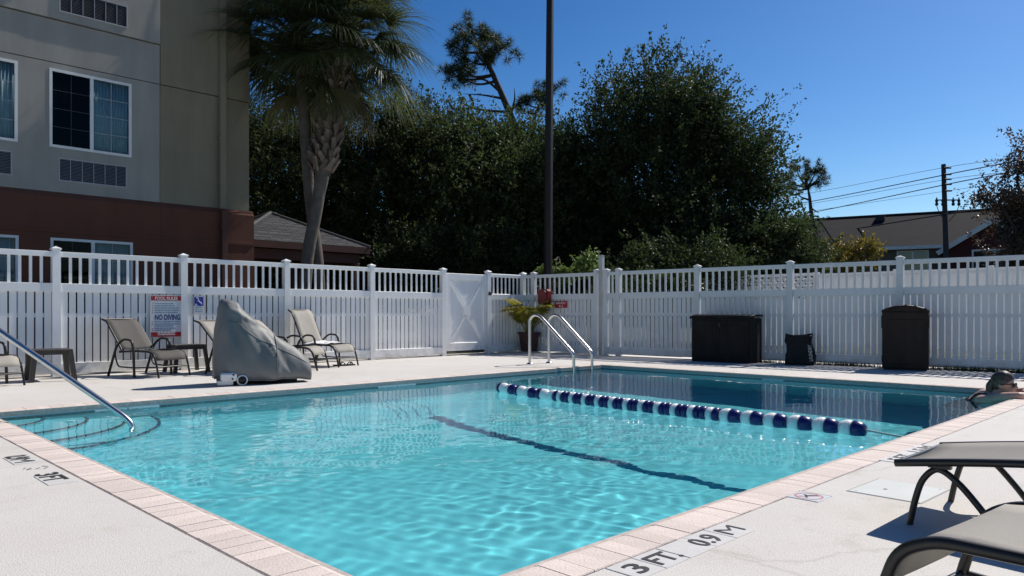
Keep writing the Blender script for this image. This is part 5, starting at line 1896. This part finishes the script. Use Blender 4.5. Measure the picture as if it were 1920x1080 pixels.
rm = tmp.modifiers.new('r', 'REMESH')
rm.mode = 'VOXEL'
rm.voxel_size = .0075
sm = tmp.modifiers.new('s', 'SMOOTH')
sm.iterations = 4
sm.factor = .5
bpy.context.view_layer.update()
dg = bpy.context.evaluated_depsgraph_get()
bme = bpy.data.meshes.new_from_object(tmp.evaluated_get(dg))
bpy.data.objects.remove(tmp)
bme.name = 'body'
bme.materials.clear()
bme.polygons.foreach_set('use_smooth', [True] * len(bme.polygons))
O('body', bme, M['skin'], ps)
# wet hair slicked back into a tail
hr = MB()
vs, NH, MH = [], 22, 12
for i in range(MH + 1):
    for k in range(NH + 1):
        ph = math.pi * .60 * i / MH
        a = 2 * math.pi * k / NH
        dx, dy = math.sin(ph) * math.cos(a), math.sin(ph) * math.sin(a)
        # tilt the cap backwards so the face stays free
        z, y = math.cos(ph), dy
        ct, st_ = math.cos(R(-38)), math.sin(R(-38))
        y2, z2 = y * ct - z * st_, y * st_ + z * ct
        rr = 1 + .02 * math.sin(a * 9 + i)
        vs.append(hd_(dx * .092 * rr, .012 + y2 * .114 * rr, .027 + z2 * .115 * rr))
hr.add(vs, [(i * (NH + 1) + k, (i + 1) * (NH + 1) + k, (i + 1) * (NH + 1) + k + 1, i * (NH + 1) + k + 1) for i in range(MH) for k in range(NH)], True)
hr.tube(smooth_path([hd_(0, .10, .02), hd_(-.01, .135, -.03), hd_(-.015, .13, -.12), hd_(-.01, .15, -.24)], 5), [.05, .048, .045, .043, .042, .04, .038, .036, .034, .032, .03, .026, .022, .018, .012, .006], 9)
for k in range(64):
    a = -1.25 + 2.5 * (k + prg.random()) / 64
    strand = []
    for j in range(9):
        t = j / 8
        ph = R(62) - R(150) * t                 # forehead over the crown to the nape
        x = math.sin(a) * (.094 + .004 * prg.random()) * (1 - .25 * t * t)
        rr = math.sqrt(max(.0005, 1 - (x / .1) ** 2))
        strand.append(hd_(x, .014 - .117 * rr * math.sin(ph), .03 + .118 * rr * math.cos(ph)))
    hr.tube(strand, [.0035, .005, .0055, .0055, .005, .005, .0045, .004, .002], 5)
hr.build('hair', M['hair'], ps)
sg_ = MB()
for q in (-1, 1):
    sg_.ell(hd_(q * .036, -.098, .005), (.031, .014, .024), 12, 8)
    sg_.tube([hd_(q * .066, -.092, .012), hd_(q * .088, -.03, .012), hd_(q * .090, .03, .0)], .005, 6)
sg_.tube([hd_(-.012, -.112, .008), hd_(.012, -.112, .008)], .004, 6)
sg_.build('sunglasses', M['black'], ps)
sw_ = MB()
p = smooth_path([lv(9.48, 2.425, -.80), lv(9.48, 2.362, -.45), lv(9.48, 2.275, -.2), lv(9.48, 2.215, -.11)], 5)
sw_.tube(p, [.178, .17, .162, .154, .148, .143, .147, .152, .158, .162, .163, .163, .162, .160, .156, .15], 20, False)
for q in (-1, 1):
    sw_.tube(smooth_path([lv(9.48 + q * .09, 2.33, -.12), lv(9.48 + q * .10, 2.24, .02), lv(9.48 + q * .085, 2.12, .02), lv(9.48 + q * .07, 2.05, -.1)], 4), .012, 6)
sw_.build('swimsuit', M['swim'], ps)

# ------------------------------------------------------------------ weeds along the fence foot
rng = np.random.default_rng(15)
n = 2600
vv = rng.choice([5.2, 4.9, 3.4, 3.0, 2.6, 2.2, 6.6, 3.2], n) + rng.normal(0, .28, n)
off = np.abs(rng.normal(0, .045, n))
Pb = np.array([dfence(a, .03 + b_, 0) for a, b_ in zip(vv, off)])
Ld = rng.uniform(.03, .10, (n, 1))
dd = rng.normal(0, .5, (n, 3)) + np.array([0, 0, 1])
dd[:, 2] = np.abs(dd[:, 2]) + .2
dd /= np.linalg.norm(dd, axis=1, keepdims=True)
ss = np.cross(dd, rng.normal(0, 1, (n, 3)))
ss /= np.linalg.norm(ss, axis=1, keepdims=True)
Vb = np.stack([Pb - ss * .006, Pb + ss * .006, Pb + dd * Ld], 1).reshape(-1, 3)
tag(O('weeds', npmesh('weeds', Vb, np.arange(n * 3).reshape(n, 3)), M['weed']), 'thin green weeds growing along the foot of the right fence', 'weeds', kind='stuff')
